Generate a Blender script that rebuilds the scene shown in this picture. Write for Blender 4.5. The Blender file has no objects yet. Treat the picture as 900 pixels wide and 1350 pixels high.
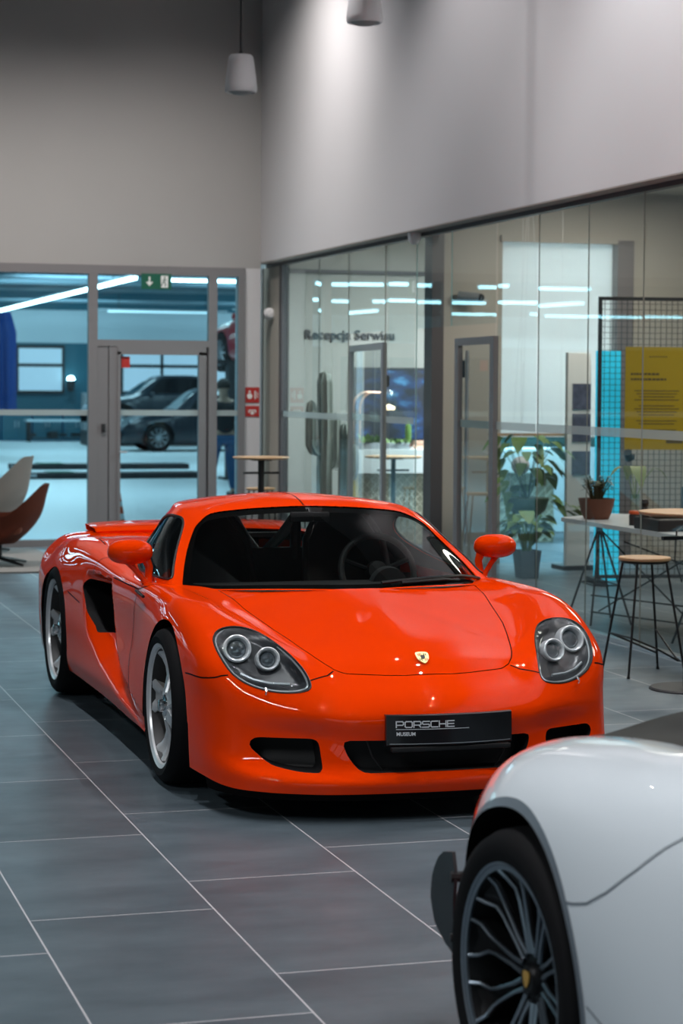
import bpy, bmesh, math, random
import numpy as np
from mathutils import Vector, Matrix, Euler
from mathutils.bvhtree import BVHTree
random.seed(7)
sc = bpy.context.scene
COL = sc.collection
PI = math.pi
R = math.radians

# ------------------------------------------------------------------ materials
def mat(name, col=(.5,.5,.5), rough=.5, metal=0., coat=0., coat_rough=.03, spec=.5, emit=None, estr=0., trans=0., ior=1.45, alpha=1., noise=None, bump=None, sheen=0.):
    m = bpy.data.materials.new(name); m.use_nodes = True
    nt = m.node_tree; b = nt.nodes['Principled BSDF']
    b.inputs['Base Color'].default_value = (*col, 1)
    b.inputs['Roughness'].default_value = rough
    b.inputs['Metallic'].default_value = metal
    b.inputs['Coat Weight'].default_value = coat
    b.inputs['Coat Roughness'].default_value = coat_rough
    b.inputs['Specular IOR Level'].default_value = spec
    b.inputs['Transmission Weight'].default_value = trans
    b.inputs['IOR'].default_value = ior
    b.inputs['Alpha'].default_value = alpha
    b.inputs['Sheen Weight'].default_value = sheen
    if emit:
        b.inputs['Emission Color'].default_value = (*emit, 1)
        b.inputs['Emission Strength'].default_value = estr
    if noise:   # (scale, amount): slight colour variation
        tc = nt.nodes.new('ShaderNodeTexCoord'); nz = nt.nodes.new('ShaderNodeTexNoise')
        nz.inputs['Scale'].default_value = noise[0]; nz.inputs['Detail'].default_value = 6
        nt.links.new(tc.outputs['Object'], nz.inputs['Vector'])
        mx = nt.nodes.new('ShaderNodeMix'); mx.data_type = 'RGBA'; mx.blend_type = 'MIX'
        a = noise[1]
        mx.inputs['A'].default_value = (*[c*(1-a) for c in col], 1); mx.inputs['B'].default_value = (*[min(1, c*(1+a)) for c in col], 1)
        nt.links.new(nz.outputs['Fac'], mx.inputs['Factor']); nt.links.new(mx.outputs['Result'], b.inputs['Base Color'])
    if bump:    # (scale, strength, distance)
        tc = nt.nodes.new('ShaderNodeTexCoord'); nz = nt.nodes.new('ShaderNodeTexNoise')
        nz.inputs['Scale'].default_value = bump[0]
        nt.links.new(tc.outputs['Object'], nz.inputs['Vector'])
        bp = nt.nodes.new('ShaderNodeBump'); bp.inputs['Strength'].default_value = bump[1]; bp.inputs['Distance'].default_value = bump[2]
        nt.links.new(nz.outputs['Fac'], bp.inputs['Height']); nt.links.new(bp.outputs['Normal'], b.inputs['Normal'])
    return m

def glassmat(name, tint=(1,1,1), rough=.0, ior=1.5, refl=1.0, mixw=1.0, reflcol=(1,1,1)):
    """thin sheet glass: tinted straight-through transmission plus fresnel reflection"""
    m = bpy.data.materials.new(name); m.use_nodes = True
    nt = m.node_tree; nt.nodes.clear()
    out = nt.nodes.new('ShaderNodeOutputMaterial'); mx = nt.nodes.new('ShaderNodeMixShader')
    tr = nt.nodes.new('ShaderNodeBsdfTransparent'); gl = nt.nodes.new('ShaderNodeBsdfGlossy'); fr = nt.nodes.new('ShaderNodeFresnel')
    tr.inputs['Color'].default_value = (*tint, 1)
    gl.inputs['Roughness'].default_value = rough; gl.inputs['Color'].default_value = (*[c*refl for c in reflcol], 1)
    fr.inputs['IOR'].default_value = ior
    geo = nt.nodes.new('ShaderNodeNewGeometry'); mm = nt.nodes.new('ShaderNodeMix'); mm.data_type = 'FLOAT'
    mm.inputs['A'].default_value = ior; mm.inputs['B'].default_value = 1/ior     # same reflection from either side of the sheet
    nt.links.new(geo.outputs['Backfacing'], mm.inputs['Factor']); nt.links.new(mm.outputs['Result'], fr.inputs['IOR'])
    nt.links.new(fr.outputs[0], mx.inputs[0]); nt.links.new(tr.outputs[0], mx.inputs[1]); nt.links.new(gl.outputs[0], mx.inputs[2])
    nt.links.new(mx.outputs[0], out.inputs[0])
    return m

M = {}
# ------------------------------------------------------------------ objects
def link(name, me, parent=None, loc=(0,0,0), rot=(0,0,0)):
    o = bpy.data.objects.new(name, me); COL.objects.link(o)
    o.location = loc; o.rotation_euler = rot
    if parent: o.parent = parent
    return o
def thing(name, label, cat, loc=(0,0,0), rz=0, group=None):
    o = link(name, None, None, loc, (0,0,rz)); o.empty_display_size = .1
    return tag(o, label, cat, group)
def tag(o, label=None, cat=None, group=None, kind=None):
    if label: o['label'] = label
    if cat: o['category'] = cat
    if group: o['group'] = group
    if kind: o['kind'] = kind
    return o
def copytree(o, loc=None, rz=None, label=None, parent=None):
    c = o.copy(); COL.objects.link(c)
    if parent: c.parent = parent
    if loc is not None: c.location = loc
    if rz is not None: c.rotation_euler = (o.rotation_euler[0], o.rotation_euler[1], rz)
    if label: c['label'] = label
    for ch in list(o.children): copytree(ch, parent=c)
    return c

class MB:
    """collects shapes into one mesh"""
    def __init__(s): s.bm = bmesh.new()
    def box(s, c, d, rot=None, bevel=0, seg=2):
        r = bmesh.ops.create_cube(s.bm, size=1)
        vs = r['verts']
        bmesh.ops.scale(s.bm, vec=d, verts=vs)
        if bevel:
            es = list({e for v in vs for e in v.link_edges})
            rb = bmesh.ops.bevel(s.bm, geom=es, offset=bevel, segments=seg, affect='EDGES', profile=.5)
            vs = list({v for f in rb['faces'] for v in f.verts} | {v for v in vs if v.is_valid})
        if rot: bmesh.ops.rotate(s.bm, cent=(0,0,0), matrix=Euler(rot).to_matrix(), verts=vs)
        bmesh.ops.translate(s.bm, vec=c, verts=vs); return s
    def box2(s, lo, hi, bevel=0):
        lo, hi = [min(a,b) for a,b in zip(lo,hi)], [max(a,b) for a,b in zip(lo,hi)]
        return s.box([(a+b)/2 for a,b in zip(lo,hi)], [b-a for a,b in zip(lo,hi)], bevel=bevel)
    def tube(s, pts, r, n=8, closed=False, caps=True, rs=None):
        pts = [Vector(p) for p in pts]; N = len(pts); rings = []
        up = None
        for i, p in enumerate(pts):
            a = pts[(i-1) % N] if (closed or i > 0) else p; b = pts[(i+1) % N] if (closed or i < N-1) else p
            t = (b-a).normalized()
            if up is None:
                up = Vector((0,0,1)) if abs(t.z) < .9 else Vector((1,0,0))
            x = t.cross(up)
            if x.length < 1e-5: x = t.orthogonal()
            x.normalize(); y = x.cross(t).normalized(); up = y
            rr = rs[i] if rs else r
            rings.append([s.bm.verts.new(p + rr*(math.cos(2*PI*k/n)*x + math.sin(2*PI*k/n)*y)) for k in range(n)])
        for i in range(N if closed else N-1):
            A, B = rings[i], rings[(i+1) % N]
            for k in range(n): s.bm.faces.new((A[k], A[(k+1)%n], B[(k+1)%n], B[k]))
        if caps and not closed:
            s.bm.faces.new(rings[0][::-1]); s.bm.faces.new(rings[-1])
        return s
    def lathe(s, prof, n=32, axis='z', c=(0,0,0), caps=False, ang=2*PI):
        """prof: list of (radius, height)"""
        rings = []; full = abs(ang-2*PI) < 1e-6; cnt = n if full else n+1
        for k in range(cnt):
            a = ang*k/n; ring = []
            for (r, h) in prof:
                x, y, z = r*math.cos(a), r*math.sin(a), h
                if axis == 'x': x, y, z = h, r*math.cos(a), r*math.sin(a)
                elif axis == 'y': x, y, z = r*math.cos(a), h, r*math.sin(a)
                ring.append(s.bm.verts.new((x+c[0], y+c[1], z+c[2])))
            rings.append(ring)
        for k in range(n):
            A, B = rings[k], rings[(k+1) % cnt]
            for i in range(len(prof)-1): s.bm.faces.new((A[i], B[i], B[i+1], A[i+1]))
        return s
    def disc(s, c, r, axis='z', n=32, th=0.01):
        return s.lathe([(0.0005,-th/2),(r,-th/2),(r,th/2),(0.0005,th/2)], n, axis, c)
    def prism(s, poly, h, fn):
        """poly: 2D points; fn(u,v,w) -> 3D; w from 0 to h"""
        a = [s.bm.verts.new(fn(u, v, 0)) for u, v in poly]; b = [s.bm.verts.new(fn(u, v, h)) for u, v in poly]
        n = len(poly)
        s.bm.faces.new(a[::-1]); s.bm.faces.new(b)
        for i in range(n): s.bm.faces.new((a[i], a[(i+1)%n], b[(i+1)%n], b[i]))
        return s
    def quadgrid(s, G):
        """G: rows of 3D points"""
        V = [[s.bm.verts.new(p) for p in row] for row in G]
        for i in range(len(V)-1):
            for j in range(len(V[0])-1): s.bm.faces.new((V[i][j], V[i][j+1], V[i+1][j+1], V[i+1][j]))
        return s
    def poly(s, pts): s.bm.faces.new([s.bm.verts.new(p) for p in pts]); return s
    def build(s, name, m, parent=None, smooth=35, loc=(0,0,0), rot=(0,0,0), merge=0, normals=True):
        if merge: bmesh.ops.remove_doubles(s.bm, verts=s.bm.verts, dist=merge)
        if normals: bmesh.ops.recalc_face_normals(s.bm, faces=s.bm.faces)
        me = bpy.data.meshes.new(name); s.bm.to_mesh(me); s.bm.free()
        if smooth:
            me.polygons.foreach_set('use_smooth', [True]*len(me.polygons))
            me.set_sharp_from_angle(angle=R(smooth))
        for mm in (m if isinstance(m, (list, tuple)) else [m]): me.materials.append(mm)
        return link(name, me, parent, loc, rot)

def curve_text(name, txt, size, m, parent=None, loc=(0,0,0), rot=(0,0,0), extrude=.002, align='LEFT', sx=1., bold=0., space=1.):
    cu = bpy.data.curves.new(name, 'FONT'); cu.body = txt; cu.size = size; cu.extrude = extrude; cu.align_x = align; cu.offset = bold; cu.space_character = space
    tmp = bpy.data.objects.new(name+'_t', cu); COL.objects.link(tmp)
    dg = bpy.context.evaluated_depsgraph_get()
    me = bpy.data.meshes.new_from_object(tmp.evaluated_get(dg)); bpy.data.objects.remove(tmp)
    if sx != 1.: me.transform(Matrix.Scale(sx, 4, (1,0,0)))
    me.materials.clear(); me.materials.append(m)
    return link(name, me, parent, loc, rot)

# ------------------------------------------------------------------ numpy surface tools
def cr_eval(P, spans, ghost0=None, ghost1=None):
    """Catmull-Rom along axis 0 of P (K,...) with spans[i] samples per span"""
    P = np.asarray(P, float)
    g0 = ghost0 if ghost0 is not None else 2*P[0]-P[1]
    g1 = ghost1 if ghost1 is not None else 2*P[-1]-P[-2]
    Q = np.concatenate([g0[None], P, g1[None]])
    out = []; prm = []
    for i in range(len(P)-1):
        a, b, c, d = Q[i], Q[i+1], Q[i+2], Q[i+3]
        for k in range(spans[i]):
            t = k/spans[i]
            out.append(.5*((2*b)+(-a+c)*t+(2*a-5*b+4*c-d)*t*t+(-a+3*b-3*c+d)*t**3)); prm.append(i+t)
    out.append(P[-1]); prm.append(len(P)-1)
    return np.array(out), np.array(prm)

def sdf_poly(P, poly):
    """signed distance (neg inside) of Nx2 points to closed polygon"""
    P = np.asarray(P, float); A = np.asarray(poly, float); B = np.roll(A, -1, 0)
    d = np.full(len(P), 1e9); ins = np.zeros(len(P), bool)
    for a, b in zip(A, B):
        e = b-a; w = P-a
        t = np.clip((w@e)/max(e@e, 1e-12), 0, 1)
        q = w-t[:, None]*e; d = np.minimum(d, (q*q).sum(1))
        c = (a[1] > P[:, 1]) != (b[1] > P[:, 1])
        if abs(b[1]-a[1]) > 1e-12:
            xi = a[0]+(P[:, 1]-a[1])*(b[0]-a[0])/(b[1]-a[1])
            ins ^= c & (P[:, 0] < xi)
    d = np.sqrt(d); d[ins] *= -1
    return d
def smooth_poly(pts, n=6):
    P = np.asarray(pts, float); K = len(P); out = []
    for i in range(K):
        a, b, c, d = P[i-1], P[i], P[(i+1) % K], P[(i+2) % K]
        for k in range(n):
            t = k/n; out.append(.5*((2*b)+(-a+c)*t+(2*a-5*b+4*c-d)*t*t+(-a+3*b-3*c+d)*t**3))
    return np.array(out)
def round_poly(pts, r, n=5):
    """rounds the corners of a polygon"""
    P = [np.array(p, float) for p in pts]; out = []; K = len(P)
    for i in range(K):
        p, a, b = P[i], P[i-1], P[(i+1) % K]
        ra = min(r, .45*np.linalg.norm(a-p)); rb = min(r, .45*np.linalg.norm(b-p))
        s = p+(a-p)/np.linalg.norm(a-p)*ra; e = p+(b-p)/np.linalg.norm(b-p)*rb
        for k in range(n+1):
            t = k/n; out.append((1-t)**2*s+2*t*(1-t)*p+t*t*e)
    return np.array(out)

class Surf:
    """vertices V (N x 5: x y z u v) and faces F, with cutting by a scalar field"""
    def __init__(s, V, F): s.V = np.asarray(V, float); s.F = [tuple(f) for f in F]
    @staticmethod
    def grid(G, U, Vv):
        n, m = G.shape[:2]
        A = np.zeros((n, m, 5)); A[:, :, :3] = G; A[:, :, 3] = U[:, None] if len(U) == n else U; A[:, :, 4] = Vv[None, :]
        F = [(i*m+j, (i+1)*m+j, (i+1)*m+j+1, i*m+j+1) for i in range(n-1) for j in range(m-1)]
        return Surf(A.reshape(-1, 5), F)
    def cut(s, g):
        """-> (inside g<0, outside g>0); inside.rim = cut edges"""
        return s._half(g), s._half(-g)
    def _half(s, g):
        new = {}; V = list(s.V); F = []; rim = []
        def cutv(i, j):
            k = (i, j) if i < j else (j, i)
            if k not in new:
                t = g[k[0]]/(g[k[0]]-g[k[1]]); V.append(s.V[k[0]]+(s.V[k[1]]-s.V[k[0]])*t); new[k] = len(V)-1
            return new[k]
        neg = g < 0
        for f in s.F:
            c = [neg[i] for i in f]
            if all(c): F.append(f); continue
            if not any(c): continue
            out = []; cv = []
            for a in range(len(f)):
                i, j = f[a], f[(a+1) % len(f)]
                if neg[i]: out.append(i)
                if neg[i] != neg[j]:
                    q = cutv(i, j); out.append(q); cv.append((q, bool(neg[i])))
            if len(out) >= 3: F.append(tuple(out))
            ex = [q for q, o in cv if o]; en = [q for q, o in cv if not o]
            for x, e in zip(ex, en): rim.append((x, e))
        V = np.array(V); used = sorted({i for f in F for i in f}); mp = {o: n for n, o in enumerate(used)}
        S = Surf(V[used] if used else np.zeros((0, 5)), [tuple(mp[i] for i in f) for f in F])
        S.rim = [(mp[a], mp[b]) for a, b in rim if a in mp and b in mp]
        return S
    def normals(s):
        N = np.zeros((len(s.V), 3)); X = s.V[:, :3]
        for f in s.F:
            a = X[f[2 % len(f)]]-X[f[0]]; b = X[f[3 % len(f)]]-X[f[1]] if len(f) > 3 else X[f[2]]-X[f[1]]
            n = np.cross(a, b)
            for i in f: N[i] += n
        return N/np.maximum(np.linalg.norm(N, axis=1), 1e-12)[:, None]
    def moved(s, fn):
        V = s.V.copy(); V[:, :3] = fn(s.V); t = Surf(V, s.F); t.rim = getattr(s, 'rim', []); return t
    def offset(s, d):
        N = s.normals(); return s.moved(lambda V: V[:, :3]+N*(d if np.isscalar(d) else d[:, None]))
    def wall(s, fn, steps=1):
        """ruled strip from the rim edges: fn(points, t) -> moved points"""
        X = s.V[:, :3]; F = []; ids = sorted({i for e in s.rim for i in e}); mp = {o: k for k, o in enumerate(ids)}
        P = X[ids]; L = [fn(P, t/steps) for t in range(steps+1)]; n = len(ids)
        V = np.zeros((n*(steps+1), 5)); V[:, :3] = np.concatenate(L)
        for t in range(steps):
            for a, b in s.rim: F.append((t*n+mp[a], t*n+mp[b], (t+1)*n+mp[b], (t+1)*n+mp[a]))
        return Surf(V, F)
    def mirror(s):
        V = s.V.copy(); V[:, 0] *= -1; t = Surf(V, [f[::-1] for f in s.F]); t.rim = [(b, a) for a, b in getattr(s, 'rim', [])]; return t
    def __add__(s, o):
        n = len(s.V); t = Surf(np.concatenate([s.V, o.V]), s.F+[tuple(i+n for i in f) for f in o.F])
        t.rim = list(getattr(s, 'rim', []))+[(a+n, b+n) for a, b in getattr(o, 'rim', [])]; return t
    def both(s): return s+s.mirror()
    def build(s, name, m, parent=None, merge=1e-4, smooth=50, loc=(0,0,0), flip=False, solid=0):
        me = bpy.data.meshes.new(name)
        F = [f[::-1] for f in s.F] if flip else s.F
        me.from_pydata([tuple(map(float, v[:3])) for v in s.V], [], F)
        if merge:
            bm = bmesh.new(); bm.from_mesh(me); bmesh.ops.remove_doubles(bm, verts=bm.verts, dist=merge)
            bmesh.ops.dissolve_degenerate(bm, dist=1e-6, edges=bm.edges)
            if solid:
                bmesh.ops.solidify(bm, geom=bm.faces, thickness=solid)
            bm.to_mesh(me); bm.free()
        me.polygons.foreach_set('use_smooth', [True]*len(me.polygons))
        if smooth: me.set_sharp_from_angle(angle=R(smooth))
        for mm in (m if isinstance(m, (list, tuple)) else [m]): me.materials.append(mm)
        return link(name, me, parent, loc)
    def bvh(s): return BVHTree.FromPolygons([Vector(v[:3]) for v in s.V], s.F)
def sides(S, name, m, parent, mir=None, **k):
    """the same piece on both flanks, each an object of its own"""
    T = S.mirror()
    if mir: T.V[:, 0] += mir
    return S.build(name, m, parent, **k), T.build(name, m, parent, **k)
def lap(G, it, w=.5, keep=None):
    """smooths a dense grid of points, edges held"""
    G = G.copy()
    for _ in range(it):
        A = G.copy()
        A[1:-1, 1:-1] = (1-w)*G[1:-1, 1:-1]+w*.25*(G[:-2, 1:-1]+G[2:, 1:-1]+G[1:-1, :-2]+G[1:-1, 2:])
        A[1:-1, 0] = (1-w)*G[1:-1, 0]+w*.5*(G[:-2, 0]+G[2:, 0])
        A[1:-1, -1] = (1-w)*G[1:-1, -1]+w*.5*(G[:-2, -1]+G[2:, -1])
        if keep is not None: A = A*(1-keep[..., None])+G*keep[..., None]
        G = A
    return G
def ribbon(bvh, pts, w, name, m, parent, lift=.0008, th=None, closed=False, n=None):
    """thin strip lying on a surface along a polyline"""
    P = [Vector(p) for p in pts]; 
    if closed: P.append(P[0])
    S = []
    for a, b in zip(P[:-1], P[1:]):
        k = max(1, int((b-a).length/.012))
        for i in range(k): S.append(a.lerp(b, i/k))
    S.append(P[-1]); rows = []
    hit = []
    for p in S:
        c, nn, _, _ = bvh.find_nearest(p); hit.append((c, nn))
    mb = MB()
    for i, (c, nn) in enumerate(hit):
        t = (hit[min(i+1, len(hit)-1)][0]-hit[max(i-1, 0)][0])
        if t.length < 1e-7: continue
        s = nn.cross(t).normalized()*w/2
        rows.append([c+s+nn*lift, c-s+nn*lift])
    mb.quadgrid(rows)
    return mb.build(name, m, parent, smooth=0, normals=False)
# ------------------------------------------------------------------ the red coupe
def car_materials():
    M['red'] = mat('red_orange_paint', (.90,.046,.0005), rough=.45, coat=.7, coat_rough=.008, spec=.0)
    M['black_trim'] = mat('black_trim', (.012,.012,.013), rough=.45)
    M['gap'] = mat('shadow_gap', (.004,.003,.003), rough=.9, spec=.1)
    M['tyre'] = mat('tyre_rubber', (.008,.008,.009), rough=.75, spec=.15)
    M['alloy'] = mat('silver_alloy', (.78,.79,.81), rough=.3, metal=.4)
    M['chrome'] = mat('chrome', (.75,.76,.78), rough=.1, metal=1.)
    M['barrel'] = mat('rim_barrel_dark', (.035,.035,.037), rough=.5, metal=.3)
    M['disc'] = mat('brake_disc', (.18,.17,.16), rough=.4, metal=.7)
    M['caliper'] = mat('yellow_caliper', (.75,.45,.02), rough=.4)
    M['wind_glass'] = glassmat('windscreen_glass', (.60,.64,.63), ior=1.27)
    M['side_glass'] = glassmat('side_glass', (.80,.85,.86), ior=1.75, reflcol=(.8,.95,1))
    M['lamp_glass'] = glassmat('lamp_glass', (.93,.95,.96), ior=1.4)
    M['lamp_body'] = mat('lamp_housing', (.030,.033,.037), rough=.3, coat=1.)
    M['lamp_ring'] = mat('lamp_ring', (.80,.82,.84), rough=.25, metal=.15)
    M['lens'] = mat('projector_lens', (.16,.19,.21), rough=.08, metal=.6, coat=1)
    M['leather'] = mat('dark_leather', (.038,.037,.038), rough=.5, bump=(140,.15,.002))
    M['plate'] = mat('plate_black', (.008,.008,.010), rough=.28, coat=.6)
    M['plate_text'] = mat('plate_lettering', (.75,.77,.80), rough=.4)
    M['gold'] = mat('gold_badge', (.75,.58,.22), rough=.3, metal=.6)
    M['mesh_black'] = mat('grille_black', (.006,.006,.007), rough=.6)
    M['grey_bar'] = mat('grey_bar', (.50,.54,.56), rough=.3, metal=.4)

BODY = [  # rows bottom -> top, columns front centre -> rear centre
 [(0,-1.035,.115),(.22,-1.028,.115),(.40,-1.008,.115),(.54,-.965,.115),(.70,-.885,.118),(.81,-.76,.122),(.875,-.53,.14),(.93,0,.16),(.92,.42,.17),(.905,.8,.16),(.90,1.25,.165),(.905,1.75,.17),(.925,2.3,.18),(.95,2.73,.19),(.94,3.15,.2),(.86,3.5,.22),(.5,3.66,.22),(0,3.70,.22)],
 [(0,-1.045,.165),(.22,-1.037,.165),(.40,-1.012,.165),(.54,-.968,.167),(.70,-.885,.175),(.815,-.755,.19),(.88,-.52,.21),(.935,0,.22),(.93,.42,.23),(.925,.8,.23),(.92,1.25,.235),(.925,1.75,.24),(.94,2.3,.24),(.955,2.73,.25),(.95,3.15,.27),(.87,3.5,.28),(.5,3.68,.28),(0,3.72,.28)],
 [(0,-1.0,.205),(.22,-.99,.205),(.40,-.96,.205),(.54,-.91,.21),(.69,-.83,.22),(.815,-.72,.25),(.885,-.50,.28),(.94,0,.32),(.93,.42,.31),(.92,.8,.31),(.915,1.25,.31),(.92,1.75,.32),(.94,2.3,.32),(.965,2.73,.34),(.955,3.15,.36),(.88,3.5,.37),(.5,3.68,.38),(0,3.72,.38)],
 [(0,-.985,.30),(.22,-.978,.30),(.385,-.945,.31),(.52,-.875,.32),(.69,-.795,.325),(.82,-.695,.34),(.89,-.48,.37),(.942,0,.44),(.925,.42,.42),(.908,.8,.41),(.90,1.25,.41),(.908,1.75,.42),(.94,2.3,.44),(.97,2.73,.47),(.96,3.15,.5),(.88,3.5,.48),(.5,3.66,.48),(0,3.70,.48)],
 [(0,-1.005,.40),(.22,-.99,.40),(.40,-.945,.405),(.53,-.885,.41),(.70,-.785,.415),(.825,-.675,.43),(.893,-.465,.46),(.935,0,.55),(.915,.42,.53),(.89,.8,.51),(.88,1.25,.51),(.892,1.75,.52),(.93,2.3,.56),(.965,2.73,.60),(.955,3.15,.62),(.88,3.5,.6),(.5,3.62,.60),(0,3.66,.60)],
 [(0,-.955,.475),(.22,-.935,.475),(.39,-.885,.478),(.51,-.85,.485),(.66,-.775,.49),(.83,-.66,.51),(.897,-.45,.54),(.925,0,.64),(.905,.42,.62),(.882,.8,.60),(.872,1.25,.60),(.882,1.75,.62),(.92,2.3,.66),(.945,2.73,.68),(.93,3.15,.68),(.87,3.5,.70),(.5,3.58,.70),(0,3.62,.70)],
 [(0,-.88,.52),(.22,-.86,.52),(.375,-.82,.525),(.49,-.80,.54),(.63,-.73,.55),(.82,-.615,.597),(.890,-.41,.635),(.905,0,.715),(.892,.42,.705),(.878,.8,.69),(.868,1.25,.69),(.878,1.75,.71),(.898,2.3,.75),(.91,2.73,.765),(.89,3.15,.74),(.83,3.5,.77),(.5,3.55,.78),(0,3.58,.78)],
 [(0,-.82,.552),(.22,-.80,.552),(.36,-.755,.565),(.475,-.745,.582),(.60,-.625,.638),(.750,-.508,.690),(.842,-.31,.738),(.855,0,.785),(.85,.42,.788),(.85,.8,.778),(.845,1.25,.775),(.85,1.75,.805),(.85,2.3,.840),(.84,2.73,.848),(.81,3.15,.815),(.74,3.5,.83),(.45,3.52,.83),(0,3.54,.83)],
 [(0,-.74,.602),(.20,-.725,.60),(.345,-.69,.598),(.45,-.64,.612),(.53,-.555,.652),(.64,-.42,.712),(.715,-.22,.760),(.74,0,.790),(.765,.42,.800),(.775,.8,.79),(.78,1.25,.79),(.77,1.75,.825),(.75,2.3,.862),(.71,2.73,.866),(.67,3.15,.835),(.60,3.4,.845),(.38,3.42,.84),(0,3.44,.84)],
 [(0,-.55,.662),(.17,-.54,.660),(.30,-.52,.654),(.40,-.485,.650),(.47,-.41,.667),(.53,-.24,.702),(.572,-.05,.738),(.60,.12,.775),(.665,.42,.80),(.71,.8,.79),(.71,1.25,.79),(.70,1.75,.82),(.64,2.3,.85),(.58,2.73,.855),(.54,3.1,.85),(.45,3.25,.84),(.3,3.28,.84),(0,3.3,.84)],
 [(0,-.30,.722),(0,-.22,.738),(0,-.13,.755),(0,-.04,.771),(0,.04,.785),(0,.12,.799),(0,.19,.81),(0,.26,.815),(0,.42,.815),(0,.8,.80),(0,1.25,.79),(0,1.75,.81),(0,2.2,.83),(0,2.6,.84),(0,2.9,.84),(0,3.0,.84),(0,3.05,.84),(0,3.1,.84)],
]
CSP = [10,8,8,9,9,10,16,16,14,22,30,26,18,14,10,10,8]
RSP = [6,6,8,9,8,7,8,9,10,22]
CAB = [
 [(0,.13,.795),(.25,.155,.80),(.45,.20,.80),(.60,.285,.795),(.717,.50,.785),(.775,.545,.785),(.80,.85,.775),(.80,1.2,.775),(.755,1.6,.785),(.66,2.05,.82),(.47,2.45,.845),(.25,2.7,.85),(0,2.8,.85)],
 [(0,.42,.915),(.22,.435,.912),(.40,.465,.905),(.555,.53,.893),(.672,.655,.877),(.735,.70,.875),(.765,.92,.872),(.762,1.18,.872),(.695,1.55,.882),(.59,1.95,.90),(.40,2.3,.92),(.20,2.48,.93),(0,2.6,.93)],
 [(0,.71,1.025),(.20,.72,1.02),(.37,.74,1.01),(.51,.775,.994),(.617,.806,.966),(.672,.865,.966),(.700,1.0,.975),(.695,1.2,.98),(.63,1.52,.98),(.53,1.85,.98),(.35,2.1,.99),(.18,2.25,1.0),(0,2.35,1.0)],
 [(0,1.035,1.122),(.2,1.035,1.116),(.36,1.02,1.106),(.47,.995,1.093),(.540,.945,1.066),(.582,1.03,1.072),(.604,1.16,1.08),(.597,1.32,1.082),(.555,1.55,1.078),(.47,1.78,1.07),(.31,1.98,1.07),(.16,2.08,1.075),(0,2.12,1.075)],
 [(0,1.16,1.152),(.16,1.16,1.149),(.29,1.15,1.141),(.38,1.14,1.131),(.435,1.12,1.118),(.465,1.18,1.122),(.475,1.28,1.127),(.475,1.4,1.128),(.465,1.55,1.125),(.42,1.7,1.12),(.28,1.85,1.115),(.14,1.9,1.115),(0,1.9,1.115)],
 [(0,1.25,1.163),(0,1.27,1.165),(0,1.29,1.166),(0,1.31,1.166),(0,1.33,1.167),(0,1.36,1.167),(0,1.40,1.167),(0,1.44,1.167),(0,1.48,1.166),(0,1.54,1.164),(0,1.6,1.16),(0,1.66,1.155),(0,1.7,1.15)],
]
ROOF_SP = [14,14,12,10,16]
CAB_SP = [12,10,9,9,5,10,12,12,12,12,9,8]
LAMP = [(.728,.716),(.671,.712),(.616,.694),(.571,.663),(.537,.629),(.510,.590),(.493,.552),(.489,.520),(.503,.503),(.545,.494),(.605,.492),(.664,.500),(.72,.518),(.762,.545),(.787,.575),(.803,.611),(.812,.646),(.808,.680),(.778,.706)]
HOOD = [(0,-.826),(.10,-.824),(.18,-.812),(.245,-.798),(.335,-.775),(.375,-.748),(.402,-.71),(.425,-.653),(.449,-.57),(.479,-.456),(.512,-.323),(.54,-.164),(.566,-.007),(.584,.133),(.60,.26),(.60,.36),(0,.36)]

def dense(CT, CS, RS, smooth, crease=None):
    C0 = np.array(CT, float)                      # rows x cols x 3
    A = np.transpose(C0, (1, 0, 2))               # cols x rows
    mir = np.array([-1, 1, 1])
    G, u = cr_eval(A, CS, ghost0=A[1]*mir, ghost1=A[-2]*mir)
    B = np.transpose(G, (1, 0, 2))
    H, v = cr_eval(B, RS, ghost1=B[-2]*mir)
    G = np.transpose(H, (1, 0, 2))                # cols(u) x rows(v)
    keep = np.zeros(G.shape[:2])
    # mirror a margin so that smoothing keeps the centre plane flat
    def step(G, it):
        for _ in range(it):
            P = np.pad(G, ((1,1),(1,1),(0,0)), mode='edge')
            P[0, 1:-1] = G[1]*mir; P[-1, 1:-1] = G[-2]*mir
            P[1:-1, -1] = G[:, -2]*mir
            P[1:-1, 0] = 2*G[:, 0]-G[:, 1]
            L = .25*(P[:-2, 1:-1]+P[2:, 1:-1]+P[1:-1, :-2]+P[1:-1, 2:])
            G = G+.5*(L-G)*SM[..., None]
        return G
    SM = np.ones(G.shape[:2]); SM[:, 0] = 0
    if crease is not None: SM = crease(u, v, SM)
    return step(G, smooth), u, v

def side_scallop(V):
    """draws in the flank behind the door edge, where air runs to the side intake"""
    x, y, z = V[:, 0], V[:, 1], V[:, 2]
    # door edge runs from (.50,.262) up and back to (1.44,.71); lower lip from (.42,.20) to (1.95,.44)
    dx = np.interp(z, [.20,.262,.30,.36,.451,.56,.71,.75], [.0,.50,.72,.97,1.20,1.33,1.44,1.45])   # y of door edge at height z
    lz = np.interp(y, [.35,.60,1.0,1.5,1.85,2.05,2.2], [.17,.195,.235,.31,.40,.56,.72])            # height of the lower lip at y
    a = np.clip((y-dx)/.03, 0, 1); a = a*a*(3-2*a)
    b = np.clip((z-lz)/np.interp(y, [.4,1.0,1.6,2.2], [.03,.06,.09,.09]), 0, 1); b = b*b*(3-2*b)
    t = np.clip((.74-z)/.03, 0, 1)
    depth = np.interp(y, [.35,.7,1.2,1.6,2.07], [.015,.035,.065,.085,.0])
    W = V[:, :3].copy(); k = (x > .6)
    W[k, 0] -= (a*b*t*depth)[k]
    return W

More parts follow.
